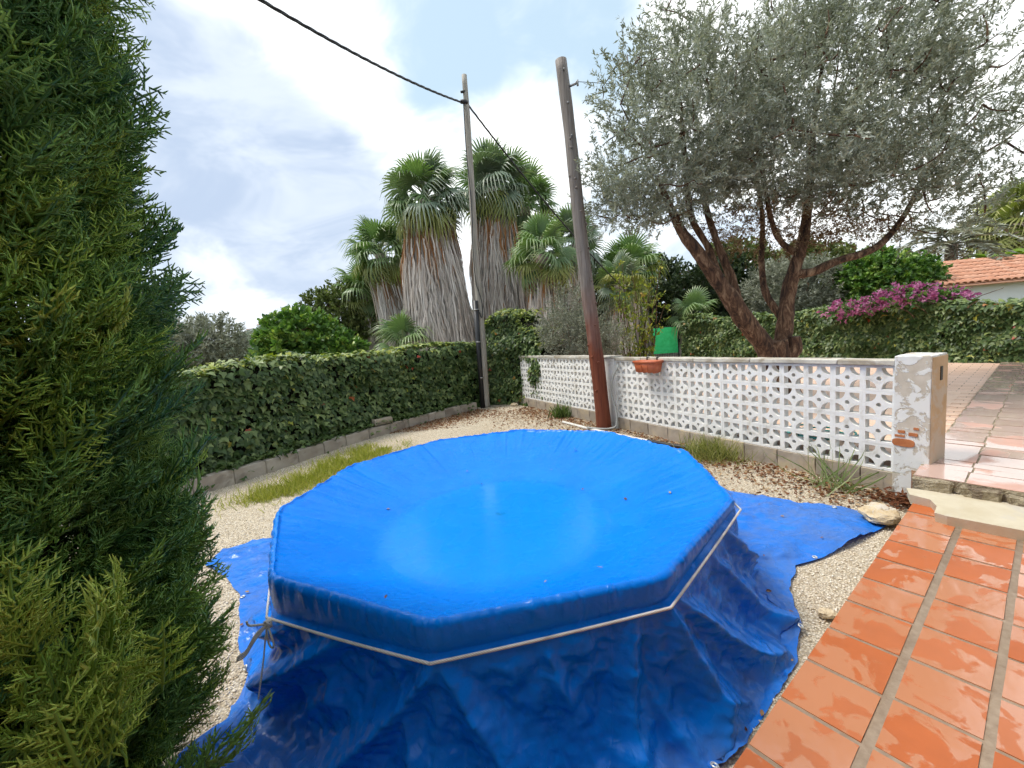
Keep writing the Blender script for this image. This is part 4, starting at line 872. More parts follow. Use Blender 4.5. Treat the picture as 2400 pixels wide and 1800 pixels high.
part('branch', *join(grow(nodes, T_, .011)), M_BARK, ol)['kind'] = 'stuff'
Cc, u, w = sample_lobes(lobes, 5200, .45)
gap = fbm(Cc * 1.35 + 4, 2) > -.42; Cc, u = Cc[gap], u[gap]
V, F, T = twig_leaves(Cc, u * .8 + np.array([0, 0, .55]), 36, .42, 'lance', .074, .8)
part('crown', V, F, M_OLIVE, ol, tint=T)['kind'] = 'stuff'
Cd, u, w = sample_lobes([((4.9, 7.3, 3.2), (1.3, .9, .42), 1), ((3.9, 7.1, 3.35), (.6, .6, .3), .6), ((5.9, 7.0, 3.05), (.8, .6, .25), .8)], 420, .1)
V, F, T = twig_leaves(Cd, u, 22, .35, 'lance', .06, .9); part('dry_twigs', V, F, M_DEAD, ol, tint=T)['kind'] = 'stuff'

# ---- the conifer at the left: every spray is a forked flat branchlet of scale-clad shoots
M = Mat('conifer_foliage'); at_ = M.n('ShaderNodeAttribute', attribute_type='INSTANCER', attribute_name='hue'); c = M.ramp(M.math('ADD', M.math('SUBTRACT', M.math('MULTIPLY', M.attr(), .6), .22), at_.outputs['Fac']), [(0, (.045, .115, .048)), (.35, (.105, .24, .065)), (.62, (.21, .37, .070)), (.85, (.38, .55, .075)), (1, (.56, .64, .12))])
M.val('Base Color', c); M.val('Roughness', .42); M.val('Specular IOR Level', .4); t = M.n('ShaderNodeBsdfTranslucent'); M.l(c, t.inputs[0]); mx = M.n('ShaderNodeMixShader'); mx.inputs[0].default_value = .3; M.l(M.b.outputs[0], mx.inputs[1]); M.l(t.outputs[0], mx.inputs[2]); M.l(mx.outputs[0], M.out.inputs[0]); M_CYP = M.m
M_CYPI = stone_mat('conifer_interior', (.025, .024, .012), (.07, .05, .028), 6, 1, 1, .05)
def shoot(a, b, r, sides=3, bend=0.0, segs=3):
    a, b = np.array(a, float), np.array(b, float); s = np.linspace(0, 1, segs + 1); P = a + (b - a) * s[:, None]; P[:, 2] += bend * s ** 2
    rr = r * np.array([.75, 1.25, .95, .25])[:segs + 1] if segs == 3 else r * np.linspace(1, .3, segs + 1)
    V, F = tube(P, rr, sides, False); f = F[0]; return V, np.vstack([f[:, :3], f[:, [0, 2, 3]]])
def scatter(name, root, P, R, sz, hue, protos):
    col = bpy.data.collections.new(name + '_kit')
    for k, me in enumerate(protos): col.objects.link(bpy.data.objects.new('spray_%d' % k, me))
    me = bpy.data.meshes.new(name); me.vertices.add(len(P)); me.vertices.foreach_set('co', np.ascontiguousarray(P - np.array(root.location), np.float32).ravel())
    eul = np.array([Matrix(r.tolist()).to_euler() for r in R], np.float32)
    for nm, ty, vals in (('rot', 'FLOAT_VECTOR', eul), ('size', 'FLOAT', sz), ('hue', 'FLOAT', hue), ('kind_id', 'INT', rng.integers(0, len(protos), len(P)))):
        a = me.attributes.new(nm, ty, 'POINT'); a.data.foreach_set('vector' if ty == 'FLOAT_VECTOR' else 'value', np.ascontiguousarray(vals, np.int32 if ty == 'INT' else np.float32).ravel())
    o = link(name, me, root); o['kind'] = 'stuff'
    g = bpy.data.node_groups.new('scatter_' + name, 'GeometryNodeTree'); g.interface.new_socket('Geometry', in_out='INPUT', socket_type='NodeSocketGeometry'); g.interface.new_socket('Geometry', in_out='OUTPUT', socket_type='NodeSocketGeometry')
    N = g.nodes.new; gi, go, ip, ci, er = N('NodeGroupInput'), N('NodeGroupOutput'), N('GeometryNodeInstanceOnPoints'), N('GeometryNodeCollectionInfo'), N('FunctionNodeEulerToRotation')
    ci.inputs['Collection'].default_value = col; ci.inputs['Separate Children'].default_value = True; ci.inputs['Reset Children'].default_value = True; ip.inputs['Pick Instance'].default_value = True
    def na(nm, ty): q = N('GeometryNodeInputNamedAttribute'); q.data_type = ty; q.inputs['Name'].default_value = nm; return q.outputs['Attribute']
    L = g.links.new; L(gi.outputs[0], ip.inputs['Points']); L(ci.outputs[0], ip.inputs['Instance']); L(na('rot', 'FLOAT_VECTOR'), er.inputs[0]); L(er.outputs[0], ip.inputs['Rotation']); L(na('size', 'FLOAT'), ip.inputs['Scale']); L(na('kind_id', 'INT'), ip.inputs['Instance Index']); L(ip.outputs[0], go.inputs[0])
    o.modifiers.new('scatter', 'NODES').node_group = g; return o
def spray(seed, L=.26):
    R = random.Random(seed); it = [shoot((0, 0, 0), (R.uniform(-.02, .02), L, .02), .0034, 4, .03, 3)]; tl = [0.35]
    n = 15
    for k in range(n):
        s = .12 + .86 * k / n; sd = 1 if k % 2 else -1; l = L * (.42 * (1 - s) + .13) * R.uniform(.75, 1.2); a = math.radians(R.uniform(32, 48))
        b0 = np.array([0, L * s, .02 * s + .03 * s * s]); b1 = b0 + l * np.array([sd * math.sin(a), math.cos(a), R.uniform(-.2, .45)]); it.append(shoot(b0, b1, .0030, 3, .012, 2)); tl.append(.5 + .3 * s)
        m = max(2, int(l / .0105))
        for j in range(m):
            q = .22 + .72 * j / m; s2 = 1 if j % 2 else -1; p0 = b0 + (b1 - b0) * q; l2 = .017 * (1.1 - q) + .009; dirv = (b1 - b0) / np.linalg.norm(b1 - b0); side_ = np.array([-dirv[1], dirv[0], 0]) * s2
            it.append(shoot(p0, p0 + l2 * (dirv * .8 + side_ * .6 + np.array([0, 0, R.uniform(-.3, .5)])), .0027, 3, .003, 1)); tl.append(.45 + .4 * q)
    V, F = join([(v, f) for v, f in it]); T = np.concatenate([np.full(len(v), t) for (v, f), t in zip(it, tl)]); return V, F[0], T
cy = empty('conifer', (-1.95, 1.22, 0), 'tall dense green cypress filling the left edge of the view', 'tree')
CX = np.array([-1.95, 1.22])
def cyr(z): return np.interp(z, [0, .3, .8, 1.2, 1.75, 2.2, 3.1, 4.2, 5.0, 5.7], [.40, .48, .53, .53, .52, .52, .50, .38, .2, .03])
part('trunk', *tube([(-1.95, 1.22, -.1), (-1.94, 1.23, 2), (-1.95, 1.22, 5.3)], [.13, .09, .015], 10), M_BARK, cy, smooth=True)
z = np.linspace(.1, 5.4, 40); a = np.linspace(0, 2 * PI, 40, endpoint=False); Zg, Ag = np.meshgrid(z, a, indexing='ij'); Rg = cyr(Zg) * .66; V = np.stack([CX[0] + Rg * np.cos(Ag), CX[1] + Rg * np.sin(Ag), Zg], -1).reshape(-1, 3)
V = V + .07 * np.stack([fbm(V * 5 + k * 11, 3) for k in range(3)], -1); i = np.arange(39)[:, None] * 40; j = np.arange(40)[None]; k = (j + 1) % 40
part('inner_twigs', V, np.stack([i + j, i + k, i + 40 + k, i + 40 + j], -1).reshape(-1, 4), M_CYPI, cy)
sprays = [spray(k) for k in range(6)]
NSP = 3600
zc = rng.uniform(0, 1, NSP * 3); zc = .08 + 4.0 * zc
az = rng.uniform(-PI, PI, NSP * 3); toward = np.cos(az - math.atan2(-CX[1] - .2, -CX[0])) ; keep = (rng.random(NSP * 3) < np.where(toward > -.25, 1.0, .10)) & (rng.random(NSP * 3) < cyr(zc) / .54); zc, az = zc[keep][:NSP], az[keep][:NSP]; n = len(zc)
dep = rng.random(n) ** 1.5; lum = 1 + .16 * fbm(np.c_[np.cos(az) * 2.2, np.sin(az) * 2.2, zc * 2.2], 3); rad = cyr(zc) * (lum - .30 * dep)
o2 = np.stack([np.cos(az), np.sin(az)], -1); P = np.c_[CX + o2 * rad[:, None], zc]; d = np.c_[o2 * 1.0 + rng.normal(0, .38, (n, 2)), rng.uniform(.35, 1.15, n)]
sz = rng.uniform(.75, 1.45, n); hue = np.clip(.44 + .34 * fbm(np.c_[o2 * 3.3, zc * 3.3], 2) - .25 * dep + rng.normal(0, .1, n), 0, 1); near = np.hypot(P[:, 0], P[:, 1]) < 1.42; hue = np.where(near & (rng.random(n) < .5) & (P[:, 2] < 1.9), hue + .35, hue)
# long leaders that stick out of the outline
nl_ = 150; zl = rng.uniform(.3, 3.6, nl_); al = rng.uniform(-1.4, 1.3, nl_); ol2 = np.stack([np.cos(al), np.sin(al)], -1); Pl = np.c_[CX + ol2 * (cyr(zl) * .92)[:, None], zl]; dl = np.c_[ol2 + rng.normal(0, .15, (nl_, 2)), rng.uniform(.6, 1.1, nl_)]
P = np.vstack([P, Pl]); d = np.vstack([d, dl]); sz = np.r_[sz, rng.uniform(1.3, 1.9, nl_)]; hue = np.r_[hue, rng.uniform(.2, .5, nl_)]
nl_ = 50; zl = rng.uniform(1.7, 3.5, nl_); al = rng.normal(.95, .33, nl_); ol2 = np.stack([np.cos(al), np.sin(al)], -1); P = np.vstack([P, np.c_[CX + ol2 * (cyr(zl) * .95)[:, None], zl]]); d = np.vstack([d, np.c_[ol2 + rng.normal(0, .12, (nl_, 2)), rng.uniform(.5, .95, nl_)]]); sz = np.r_[sz, rng.uniform(1.35, 1.9, nl_)]; hue = np.r_[hue, rng.uniform(.15, .45, nl_)]
nb_ = 34; q_ = rng.random((nb_, 3)); Pb = np.stack([-1.50 + .42 * q_[:, 0], .86 + .24 * q_[:, 1], .62 + .75 * q_[:, 2] * (1 - .6 * q_[:, 0])], -1); P = np.vstack([P, Pb]); d = np.vstack([d, np.c_[rng.normal(.25, .22, nb_), rng.normal(-.1, .2, nb_), rng.uniform(.8, 1.2, nb_)]]); sz = np.r_[sz, rng.uniform(.9, 1.35, nb_)]; hue = np.r_[hue, rng.uniform(.55, .85, nb_)]
ex_ = np.array([(-1.22, 1.02, .46), (-1.12, 1.0, .52), (-1.02, 1.02, .56)]); P = np.vstack([P, ex_]); d = np.vstack([d, [(.75, .1, .42), (.7, 0.02, .5), (.8, .15, .6)]]); sz = np.r_[sz, 1.5, 1.25, 1.2]; hue = np.r_[hue, .3, .25, .35]
n = len(P); R = frames(d, rng.normal(0, .7, n))
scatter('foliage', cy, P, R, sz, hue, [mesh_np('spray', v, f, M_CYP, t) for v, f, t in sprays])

# ---- fan palms
PG = lambda a: [(0, (.02, .05, .02)), (.5, a), (1, (.30, .33, .08))]
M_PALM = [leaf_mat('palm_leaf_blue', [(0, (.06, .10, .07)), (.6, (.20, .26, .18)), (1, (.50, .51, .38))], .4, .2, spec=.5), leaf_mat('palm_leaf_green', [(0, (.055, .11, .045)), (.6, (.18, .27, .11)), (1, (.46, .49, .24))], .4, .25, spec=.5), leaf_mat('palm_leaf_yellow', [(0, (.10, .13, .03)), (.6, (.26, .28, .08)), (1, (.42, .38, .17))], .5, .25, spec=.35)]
M_SKIRT = leaf_mat('dead_palm_skirt', [(0, (.26, .21, .18)), (.3, (.50, .44, .40)), (.62, (.70, .64, .59)), (.8, (.80, .75, .70)), (.9, (.36, .20, .10)), (1, (.30, .13, .05))], .85, .1, (1, .9, .8), spec=.1)
M_TRUNK = stone_mat('palm_trunk', (.20, .16, .13), (.36, .30, .25), 6, 1, .8, .03)
def fan(seed, droop):
    R = random.Random(seed); V, F, T = [], [], []; pl = .75; ns = 26
    v, f = tube([(0, 0, 0), (0, pl * .5, .04), (0, pl, 0)], [.028, .022, .016], 4, False); f = np.vstack([f[0][:, :3], f[0][:, [0, 2, 3]]]); V.append(v); F.append(f); T.append(np.full(len(v), .8)); o = len(v)
    for k in range(ns):
        a = math.radians(-118 + 236 * (k + .5) / ns); st = math.radians(236 / ns) * .52; L = (.95 - .18 * abs(a) / 2) * R.uniform(.9, 1.06); hub = np.array([0, pl, 0])
        def pt(r, ang, z): return hub + np.array([r * math.sin(ang), r * math.cos(ang), z])
        dr = droop * R.uniform(.6, 1.3); cup = .10 * math.cos(a)
        q = [hub, pt(.52 * L, a - st, cup - .01 - dr * .06), pt(.52 * L, a, cup + .03 - dr * .06), pt(.52 * L, a + st, cup - .01 - dr * .06), pt(.80 * L, a - st * .35, cup - dr * .28), pt(.80 * L, a + st * .35, cup - dr * .28), pt(.92 * L, a, cup * .5 - dr * .75)]
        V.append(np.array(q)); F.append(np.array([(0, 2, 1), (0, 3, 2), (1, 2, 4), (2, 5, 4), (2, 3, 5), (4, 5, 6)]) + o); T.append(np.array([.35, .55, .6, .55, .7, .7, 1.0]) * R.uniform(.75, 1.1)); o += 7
    return np.vstack(V), np.vstack(F), np.concatenate(T)
FANS = {}
for m in range(3):
    for q, dr in enumerate((.2, .5, .85, 1.25)):
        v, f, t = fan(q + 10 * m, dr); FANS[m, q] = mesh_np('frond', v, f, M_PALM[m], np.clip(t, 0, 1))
def palm(base, crown, nf, fs, label, skirt=None, hue=0, old=.3, tr=.22, low=-60):
    base, crown = np.array(base, float), np.array(crown, float); root = empty('fan_palm', tuple(base), label, 'palm', 'fan palms beyond the hedge'); R = random.Random(int(crown[0] * 100) + 7)
    part('trunk', *tube(spl([base, (base + crown) / 2 + np.array([.03, 0, 0]), crown], 14), np.linspace(tr * 1.25, tr, 14), 12), M_TRUNK, root, smooth=True)
    for k in range(nf):
        f = (k + .5) / nf; el = math.radians(82 + (low - 82) * f ** .9) + R.gauss(0, .12); a = k * 2.39996 + R.gauss(0, .2); d = Vector((math.cos(a) * math.cos(el), math.sin(a) * math.cos(el), math.sin(el)))
        m = 2 if (f > 1 - old and R.random() < .6) else (hue if R.random() < .8 else 1); q = min(3, int(f * 3.2 + R.random())); x = d.cross(Vector((0, 0, 1))).normalized(); zv = x.cross(d)
        M3 = Matrix((x, d, zv)).transposed(); o = link('frond', FANS[m, q], root); sc = fs * R.uniform(.85, 1.12)
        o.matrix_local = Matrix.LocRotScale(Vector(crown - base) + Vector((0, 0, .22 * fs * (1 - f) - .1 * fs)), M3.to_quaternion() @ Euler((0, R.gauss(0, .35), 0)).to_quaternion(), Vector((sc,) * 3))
    if skirt:
        zt, zb, rt, rb, n = skirt; it = []; s0 = rng.random(n); L = rng.uniform(.9, 2.1, n) * min(1, (zt - zb) / 3); aa = rng.uniform(0, 2 * PI, n); off = rng.uniform(-.22, .07, n); w = rng.uniform(.008, .032, n); drift = rng.normal(0, .10, n); m = 5
        tt = np.linspace(0, 1, m); z0 = zt + .3 - (zt + .3 - zb) * s0; Zs = np.maximum(z0[:, None] - L[:, None] * tt[None], zb - .3); fz = np.clip((zt - Zs) / (zt - zb), 0, 1.1); ax = (crown - base) / (crown[2] - base[2]); cen = base[None, None, :2] + ax[:2] * (Zs - base[2])[..., None]
        lumpy = .13 * fbm(np.stack([np.repeat(np.cos(aa) * 1.6, m), np.repeat(np.sin(aa) * 1.6, m), Zs.ravel() * .55], -1), 3).reshape(n, m); rad = rt + (rb - rt) * fz ** .8 + off[:, None] + lumpy + .07 * tt[None] ** 2; ang_ = aa[:, None] + drift[:, None] * tt[None] + .03 * np.sin(Zs * 7 + aa[:, None] * 20)
        c0 = np.stack([np.cos(ang_), np.sin(ang_)], -1); tg = np.stack([-np.sin(ang_), np.cos(ang_)], -1); mid = np.concatenate([cen + c0 * rad[..., None], Zs[..., None]], -1); tw = rng.uniform(-1, 1, n)
        wd = (tg * np.cos(tw)[:, None, None] + c0 * np.sin(tw)[:, None, None]) * (w[:, None] * np.array([.7, 1, 1, .8, .25])[None])[..., None]; wd = np.concatenate([wd, np.zeros((n, m, 1))], -1)
        V = np.stack([mid - wd, mid + wd], 2).reshape(-1, 3); b = (np.arange(n) * m * 2)[:, None] + (np.arange(m - 1) * 2)[None]; F = np.stack([b, b + 1, b + 3, b + 2], -1).reshape(-1, 4)
        t = np.clip(rng.beta(2.4, 2, n) * .82, 0, .82); red = (s0 < .14) & (rng.random(n) < .7) | (rng.random(n) < .02); t = np.where(red, rng.uniform(.84, 1, n), t); part('dead_leaf_skirt', V, F, M_SKIRT, root, tint=np.repeat(t, m * 2))['kind'] = 'stuff'
        zz_ = np.linspace(zb - .6, zt + .2, 12); fz = np.clip((zt - zz_) / (zt - zb), 0, 1); P = np.c_[base[:2] + ax[:2] * (zz_ - base[2])[:, None], zz_]; V, F = tube(P, (rt + (rb - rt) * fz ** .8) * .80, 20); V[:-2] += .10 * np.stack([fbm(V[:-2] * 2.2 + 5 * k, 2) for k in range(3)], -1); part('inner_thatch', V, F, M_TRUNK, root)
    return root
palm((-2.35, 15, 0), (-2.45, 15, 6.75), 46, 1.03, 'broad fan palm with a thick grey skirt, just left of the thin pole', (5.7, 1.2, .80, 1.24, 4400), 0)
palm((-.35, 16.5, 0), (-.12, 16.5, 7.5), 46, 1.03, 'tallest fan palm with grey skirt, directly behind the thin pole', (6.0, 1.6, .80, .98, 3800), 0)
palm((-3.95, 16.2, 0), (-4.6, 16.2, 5.3), 34, .95, 'leaning fan palm with narrower skirt on the left of the broad one', (4.5, 1.2, .5, .62, 1300), 1)
palm((-5.05, 17.2, 0), (-5.75, 17.2, 4.1), 26, .85, 'small leftmost fan palm with short skirt', (3.5, 1.2, .34, .5, 700), 1)
palm((1.15, 14, 0), (1.38, 14, 4.35), 28, .85, 'short fan palm with orange brown skirt between the two poles', (3.6, 1.2, .40, .55, 1100), 1, old=.35)
palm((2.8, 17, 0), (3.0, 17, 5.2), 28, .9, 'fan palm with brown skirt half hidden by the leaning pole', (4.7, 1.2, .5, .62, 1300), 0)
palm((1.1, 18.2, 0), (1.2, 18.2, 7.2), 36, 1.05, 'tall fan palm crown showing just right of the tallest palm', (6.2, 1.6, .6, .8, 1400), 1)
palm((4.3, 15.6, 0), (4.35, 15.6, 3.3), 20, .8, 'low fan palm under the left side of the olive crown', (2.7, .8, .42, .55, 900), 0, old=.7)
palm((5.3, 17.5, 0), (5.4, 17.5, 4.0), 26, .95, 'fan palm with tan skirt behind the green gate', (3.2, .8, .5, .6, 900), 1, old=.5)
palm((-3.6, 14.2, 0), (-3.6, 14.2, 1.75), 13, .8, 'young bright green fan palm at the foot of the broad palm', None, 1, 0, .1, 10)
palm((7.35, 16.4, .0), (7.35, 16.4, 1.9), 13, .7, 'young fan palm rising over the right hand ivy wall', None, 1, 0, .1, -20)
palm((24.9, 20, 0), (24.75, 20, 5.0), 34, 1.35, 'brownish fan palm behind the tiled roof at the right edge', (4.3, 1.5, .75, .9, 1200), 2, old=.8)

# ================================================================== SHRUBS AND TREES BEYOND
def bush(name, base, lobes, ncl, nl, kind, size, mat, label, cat='tree', twig=.3, shell=.6, up=.35, nb=60, gapk=-.7, stem=.07, group=None, tlo=0, thi=1, thickness=.02):
    root = empty(name, tuple(base), label, cat, group); base = np.array(base, float); tops = np.array([l[0] for l in lobes], float)
    c = tops.mean(0); V, F, Pn, rn = limb([base, base * .5 + c * .5 + np.array([.05, 0, -.1]), c], [stem, stem * .7, stem * .35], 9, .1, 16); part('trunk', V, F, M_BARK, root, smooth=True)
    T_, u, w = sample_lobes(lobes, nb, .2); part('branch', *join(grow(list(Pn[4:]), T_, thickness)), M_BARK, root)['kind'] = 'stuff'
    C, u, w = sample_lobes(lobes, ncl, shell); g_ = fbm(C * 1.6 + base[:1].sum(), 2) > gapk; C, u = C[g_], u[g_]
    V, F, T = twig_leaves(C, u + np.array([0, 0, up]), nl, twig, kind, size, .8, tlo, thi); part('crown', V, F, mat, root, tint=T)['kind'] = 'stuff'; return root
M_GREEN = leaf_mat('green_leaf', [(0, (.04, .095, .022)), (.45, (.11, .22, .045)), (.8, (.23, .35, .065)), (1, (.40, .46, .10))], .42, .25, spec=.45)
M_DARK = leaf_mat('dark_leaf', [(0, (.018, .034, .016)), (.6, (.045, .07, .03)), (1, (.11, .14, .055))], .5, .15, spec=.35)
M_GREY = leaf_mat('grey_leaf', [(0, (.15, .165, .12)), (.5, (.30, .31, .235)), (1, (.44, .45, .37))], .6, .2, (1, 1.05, .8), spec=.25)
M_OLV = leaf_mat('olive_green_leaf', [(0, (.05, .075, .025)), (.5, (.15, .185, .06)), (1, (.30, .32, .12))], .5, .22, spec=.35)
M_ROSE = leaf_mat('yellow_green_leaf', [(0, (.08, .12, .02)), (.5, (.24, .28, .04)), (.85, (.42, .40, .06)), (1, (.5, .3, .08))], .45, .3, spec=.4)
bush('green_tree', (-6.4, 13.2, -.1), [((-6.5, 13.0, 2.1), (1.15, 1.2, 1.0), 1), ((-7.2, 13.0, 1.6), (.72, .9, .75), 1), ((-5.5, 13.1, 1.55), (.9, 1, .8), 1), ((-7.15, 13.1, 2.65), (.3, .3, .35), 1)], 1500, 14, 'oval', .16, M_GREEN, 'rounded bright green leafy tree above the ivy hedge', twig=.3, shell=.72)
bush('dark_tree', (-6.5, 17.5, -.1), [((-6.6, 17.3, 3.4), (1.1, 1.2, 1.1), 1), ((-7.6, 17.3, 3.7), (.6, .8, .6), .8), ((-5.9, 17.4, 2.6), (.8, 1, 1.1), 1)], 1100, 16, 'oval', .13, M_OLV, 'olive green tree behind the bright one, beside the leftmost palm', twig=.35, shell=.6)
bush('olive_tree', (-9.8, 14.2, -.1), [((-9.95, 14, 2.3), (.95, 1.0, .95), 1), ((-11.0, 14, 2.4), (1.0, 1, .9), 1), ((-9.2, 14.2, 1.2), (.6, .7, .5), .8), ((-12.5, 14, 2.2), (1.3, 1, 1.1), 1)], 1500, 20, 'lance', .15, M_GREY, 'pale grey olive tree seen past the cypress at the left', twig=.4, shell=.5)
bush('dark_conifer', (9.2, 18.6, .2), [((8.4, 18.4, 2.6), (1.3, 1.0, 1.5), 1), ((9.9, 18.6, 3.0), (1.3, 1, 1.6), 1), ((7.3, 18.8, 2.3), (1.0, 1, 1.3), 1)], 1700, 16, 'oval', .13, M_DARK, 'very dark evergreen tree behind the fork of the olive trunk', shell=.5)
bush('grey_shrub', (11.3, 16.2, .2), [((10.6, 16, 2.6), (1.2, 1, 1.1), 1), ((12.0, 16, 2.6), (1.1, 1, 1.1), 1), ((11.3, 16.2, 1.9), (1.5, 1, .8), 1)], 1500, 18, 'lance', .15, M_GREY, 'pale grey green tree behind the right side of the olive trunk', shell=.5, twig=.4)
bush('green_tree', (14.1, 15.3, .2), [((13.4, 15, 2.7), (1.1, 1, .95), 1), ((14.6, 15.2, 2.6), (1.1, 1, .85), 1)], 1300, 16, 'oval', .14, M_GREEN, 'green leafy tree above the magenta flowers', shell=.6)
bush('dark_tree', (12.5, 19.5, .2), [((11.0, 19.5, 3.6), (2.0, 1, 1.6), 1), ((14.5, 19.5, 3.4), (2.2, 1, 1.5), 1), ((17.5, 20, 3.0), (1.6, 1, 1.2), .8)], 1700, 16, 'oval', .18, M_OLV, 'broad olive green tree far behind the ivy wall', shell=.5, twig=.45)
bush('dark_tree', (6.6, 20.5, .2), [((5.6, 20.5, 3.2), (1.6, 1, 1.9), 1), ((7.6, 20.5, 3.2), (1.6, 1, 1.9), 1), ((3.2, 20.5, 2.8), (1.6, 1, 1.6), 1)], 2000, 16, 'oval', .17, M_DARK, 'dark evergreen mass behind the green gate', shell=.5, twig=.45)
bush('dark_tree', (-.9, 20.0, -.1), [((-1.4, 20, 1.9), (1.3, 1, 1.2), 1), ((.6, 20, 1.9), (1.5, 1, 1.3), 1), ((-3.4, 20, 1.7), (1.3, 1, 1.0), 1)], 1300, 14, 'oval', .16, M_OLV, 'dull green shrub in the gap between the two big palms', shell=.5, twig=.4)
bush('silver_shrub', (1.55, 9.1, .3), [((1.25, 9.15, 1.75), (.55, .5, .55), 1), ((1.75, 8.9, 1.65), (.55, .5, .5), 1), ((1.4, 9.2, 2.35), (.45, .4, .45), .6), ((2.2, 8.8, 1.5), (.4, .4, .4), .8)], 1500, 16, 'lance', .055, M_GREY, 'silvery grey shrub leaning over the far fence left of the leaning pole', 'shrub', .25, .3, .6, 160, -.8, .03, thickness=.006)
# thin many-stemmed leafy shrub in front of the gate
rs = empty('leafy_shrub', (2.92, 9.3, .33), 'tall thin stemmed shrub with yellow green leaves behind the terracotta trough', 'shrub'); it = []; C = []
for k in range(20):
    a = rng.uniform(0, 2 * PI); b = np.array([2.90 + .18 * math.cos(a), 9.3 + .2 * math.sin(a), .3]); h = rng.uniform(1.2, 2.9); lean = rng.normal(0, .13, 2); t = b + np.array([lean[0] * h, lean[1] * h, h]); m = (b + t) / 2 + np.array([*rng.normal(0, .06, 2), .1])
    P = spl([b, m, t], 14); part('stem', *tube(P, np.linspace(.016, .005, 14), 5), M_BARK if k % 3 else M_ROSE, rs, None)
    for q in P[4:]: C.append(q + rng.normal(0, .05, 3))
C = np.array(C); V, F, T = twig_leaves(C, rng.normal(0, 1, (len(C), 3)) + np.array([0, 0, .3]), 8, .18, 'oval', .075, .9); part('foliage', V, F, M_ROSE, rs, tint=T)['kind'] = 'stuff'

# ivy wall on the right, bougainvillea over it
RW_ = [(6.75, 15.75), (7.3, 14.5), (8.1, 12.7), (9.1, 11.0), (9.85, 9.4), (10.4, 8.0), (11.2, 6.0)]
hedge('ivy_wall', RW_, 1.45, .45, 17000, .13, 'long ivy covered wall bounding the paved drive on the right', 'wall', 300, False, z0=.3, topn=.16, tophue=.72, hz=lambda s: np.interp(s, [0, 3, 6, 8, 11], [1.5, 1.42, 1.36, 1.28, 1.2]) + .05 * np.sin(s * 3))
M_BOUG = leaf_mat('magenta_bract', [(0, (.30, .07, .18)), (.5, (.50, .17, .34)), (1, (.66, .40, .52))], .5, .3, (1.1, .6, .9), spec=.25)
bg_ = empty('bougainvillea', (9.6, 10.2, .3), 'magenta bougainvillea spilling over the ivy wall', 'shrub')
it = []
for k in range(14):
    a = np.array([10.15 + .1 * rng.normal(), 10.15 + .3 * rng.normal(), .9]); b = a + np.array([rng.normal(0, .6), rng.normal(-.1, .4), rng.uniform(.75, 1.05)]); part('stem', *tube(spl([a, (a + b) / 2 + np.array([0, 0, .2]), b], 8), np.linspace(.018, .006, 8), 5), M_BARK, bg_)
lb = [((8.95, 10.7, 1.68), (.62, .5, .17), 1), ((9.7, 10.0, 1.84), (.7, .6, .17), 1), ((10.4, 9.9, 1.80), (.55, .5, .14), 1), ((9.9, 10.2, 1.98), (.5, .5, .17), .8)]
C, u, w = sample_lobes(lb, 330, .4); V, F, T = twig_leaves(C, u + np.array([0, -.2, .3]), 12, .22, 'oval', .085, .9); part('flowers', V, F, M_BOUG, bg_, tint=T)['kind'] = 'stuff'
C, u, w = sample_lobes(lb, 210, .2); V, F, T = twig_leaves(C, u, 12, .25, 'oval', .085, .9); part('foliage', V, F, M_GREEN, bg_, tint=T * .7)['kind'] = 'stuff'

# ------------------------------------------------------------------ gate, far wall
M_IRON = M_BLACK
M = Mat('green_mesh'); M.val('Base Color', M.ramp(M.noise(9, 5), [(.3, (.03, .64, .18)), (.7, (.06, .78, .28))])); M.val('Roughness', .7); M_GMESH = M.m
M_WALL = stone_mat('pale_wall', (.52, .47, .40), (.68, .64, .57), 1.6, .9, .3, .01, c3=(.44, .38, .3))
def gate(x0, y0, x1, y1, zb, zt, cover0, label, nb=16):
    a, b = np.array([x0, y0]), np.array([x1, y1]); L = float(np.linalg.norm(b - a)); root = empty('iron_gate', (x0, y0, zb), label, 'gate', None, math.atan2(*(b - a)[::-1])); H = zt - zb
    for z in (.03, H - .03): link('rail', bev_box('rail', 0, L, -.02, .02, z - .025, z + .025, .004, M_IRON), root)
    for x in (.02, L - .02): link('stile', bev_box('stile', x - .02, x + .02, -.022, .022, 0, H, .004, M_IRON), root)
    br_ = bev_box('bar', -.007, .007, -.007, .007, .05, H - .05, 0, M_IRON)
    for k in range(1, nb): link('bar', br_, root, (L * k / nb, 0, 0))
    nx, nz = 24, 14; X, Z = np.meshgrid(np.linspace(.05, L - .05, nx), np.linspace(cover0, H - .04, nz)); Y = -.024 + .006 * np.sin(X * 22) * np.cos(Z * 9); V = np.stack([X, Y, Z], -1).reshape(-1, 3); V = np.vstack([V, V + [0, .004, 0]]); i = (np.arange(nz - 1)[:, None] * nx + np.arange(nx - 1)[None]).ravel(); f = np.stack([i, i + 1, i + nx + 1, i + nx], -1)
    link('mesh_screen', mesh_np('mesh_screen', V, np.vstack([f, f[:, ::-1] + nx * nz]), M_GMESH, smooth=True), root); return root
gate(5.72, 16.35, 6.72, 16.15, .34, 1.62, .22, 'black iron gate leaf with green mesh beside the ivy wall')
gate(4.62, 18.4, 5.32, 18.6, .3, 1.78, .06, 'open far gate leaf fully covered in green mesh')
def far_post(x, y, w, h, label): tag(link('gate_post', bev_box('gate_post', -w / 2, w / 2, -w / 2, w / 2, 0, h, .01, M_WALL, 1, 2, .004), None, (x, y, .25), (0, 0, .2)), label, 'post')
far_post(6.9, 16.0, .16, 1.25, 'pale slim gate post at the left end of the ivy wall'); far_post(5.48, 18.3, .2, 1.5, 'pale gate post standing next to the far gate leaf')
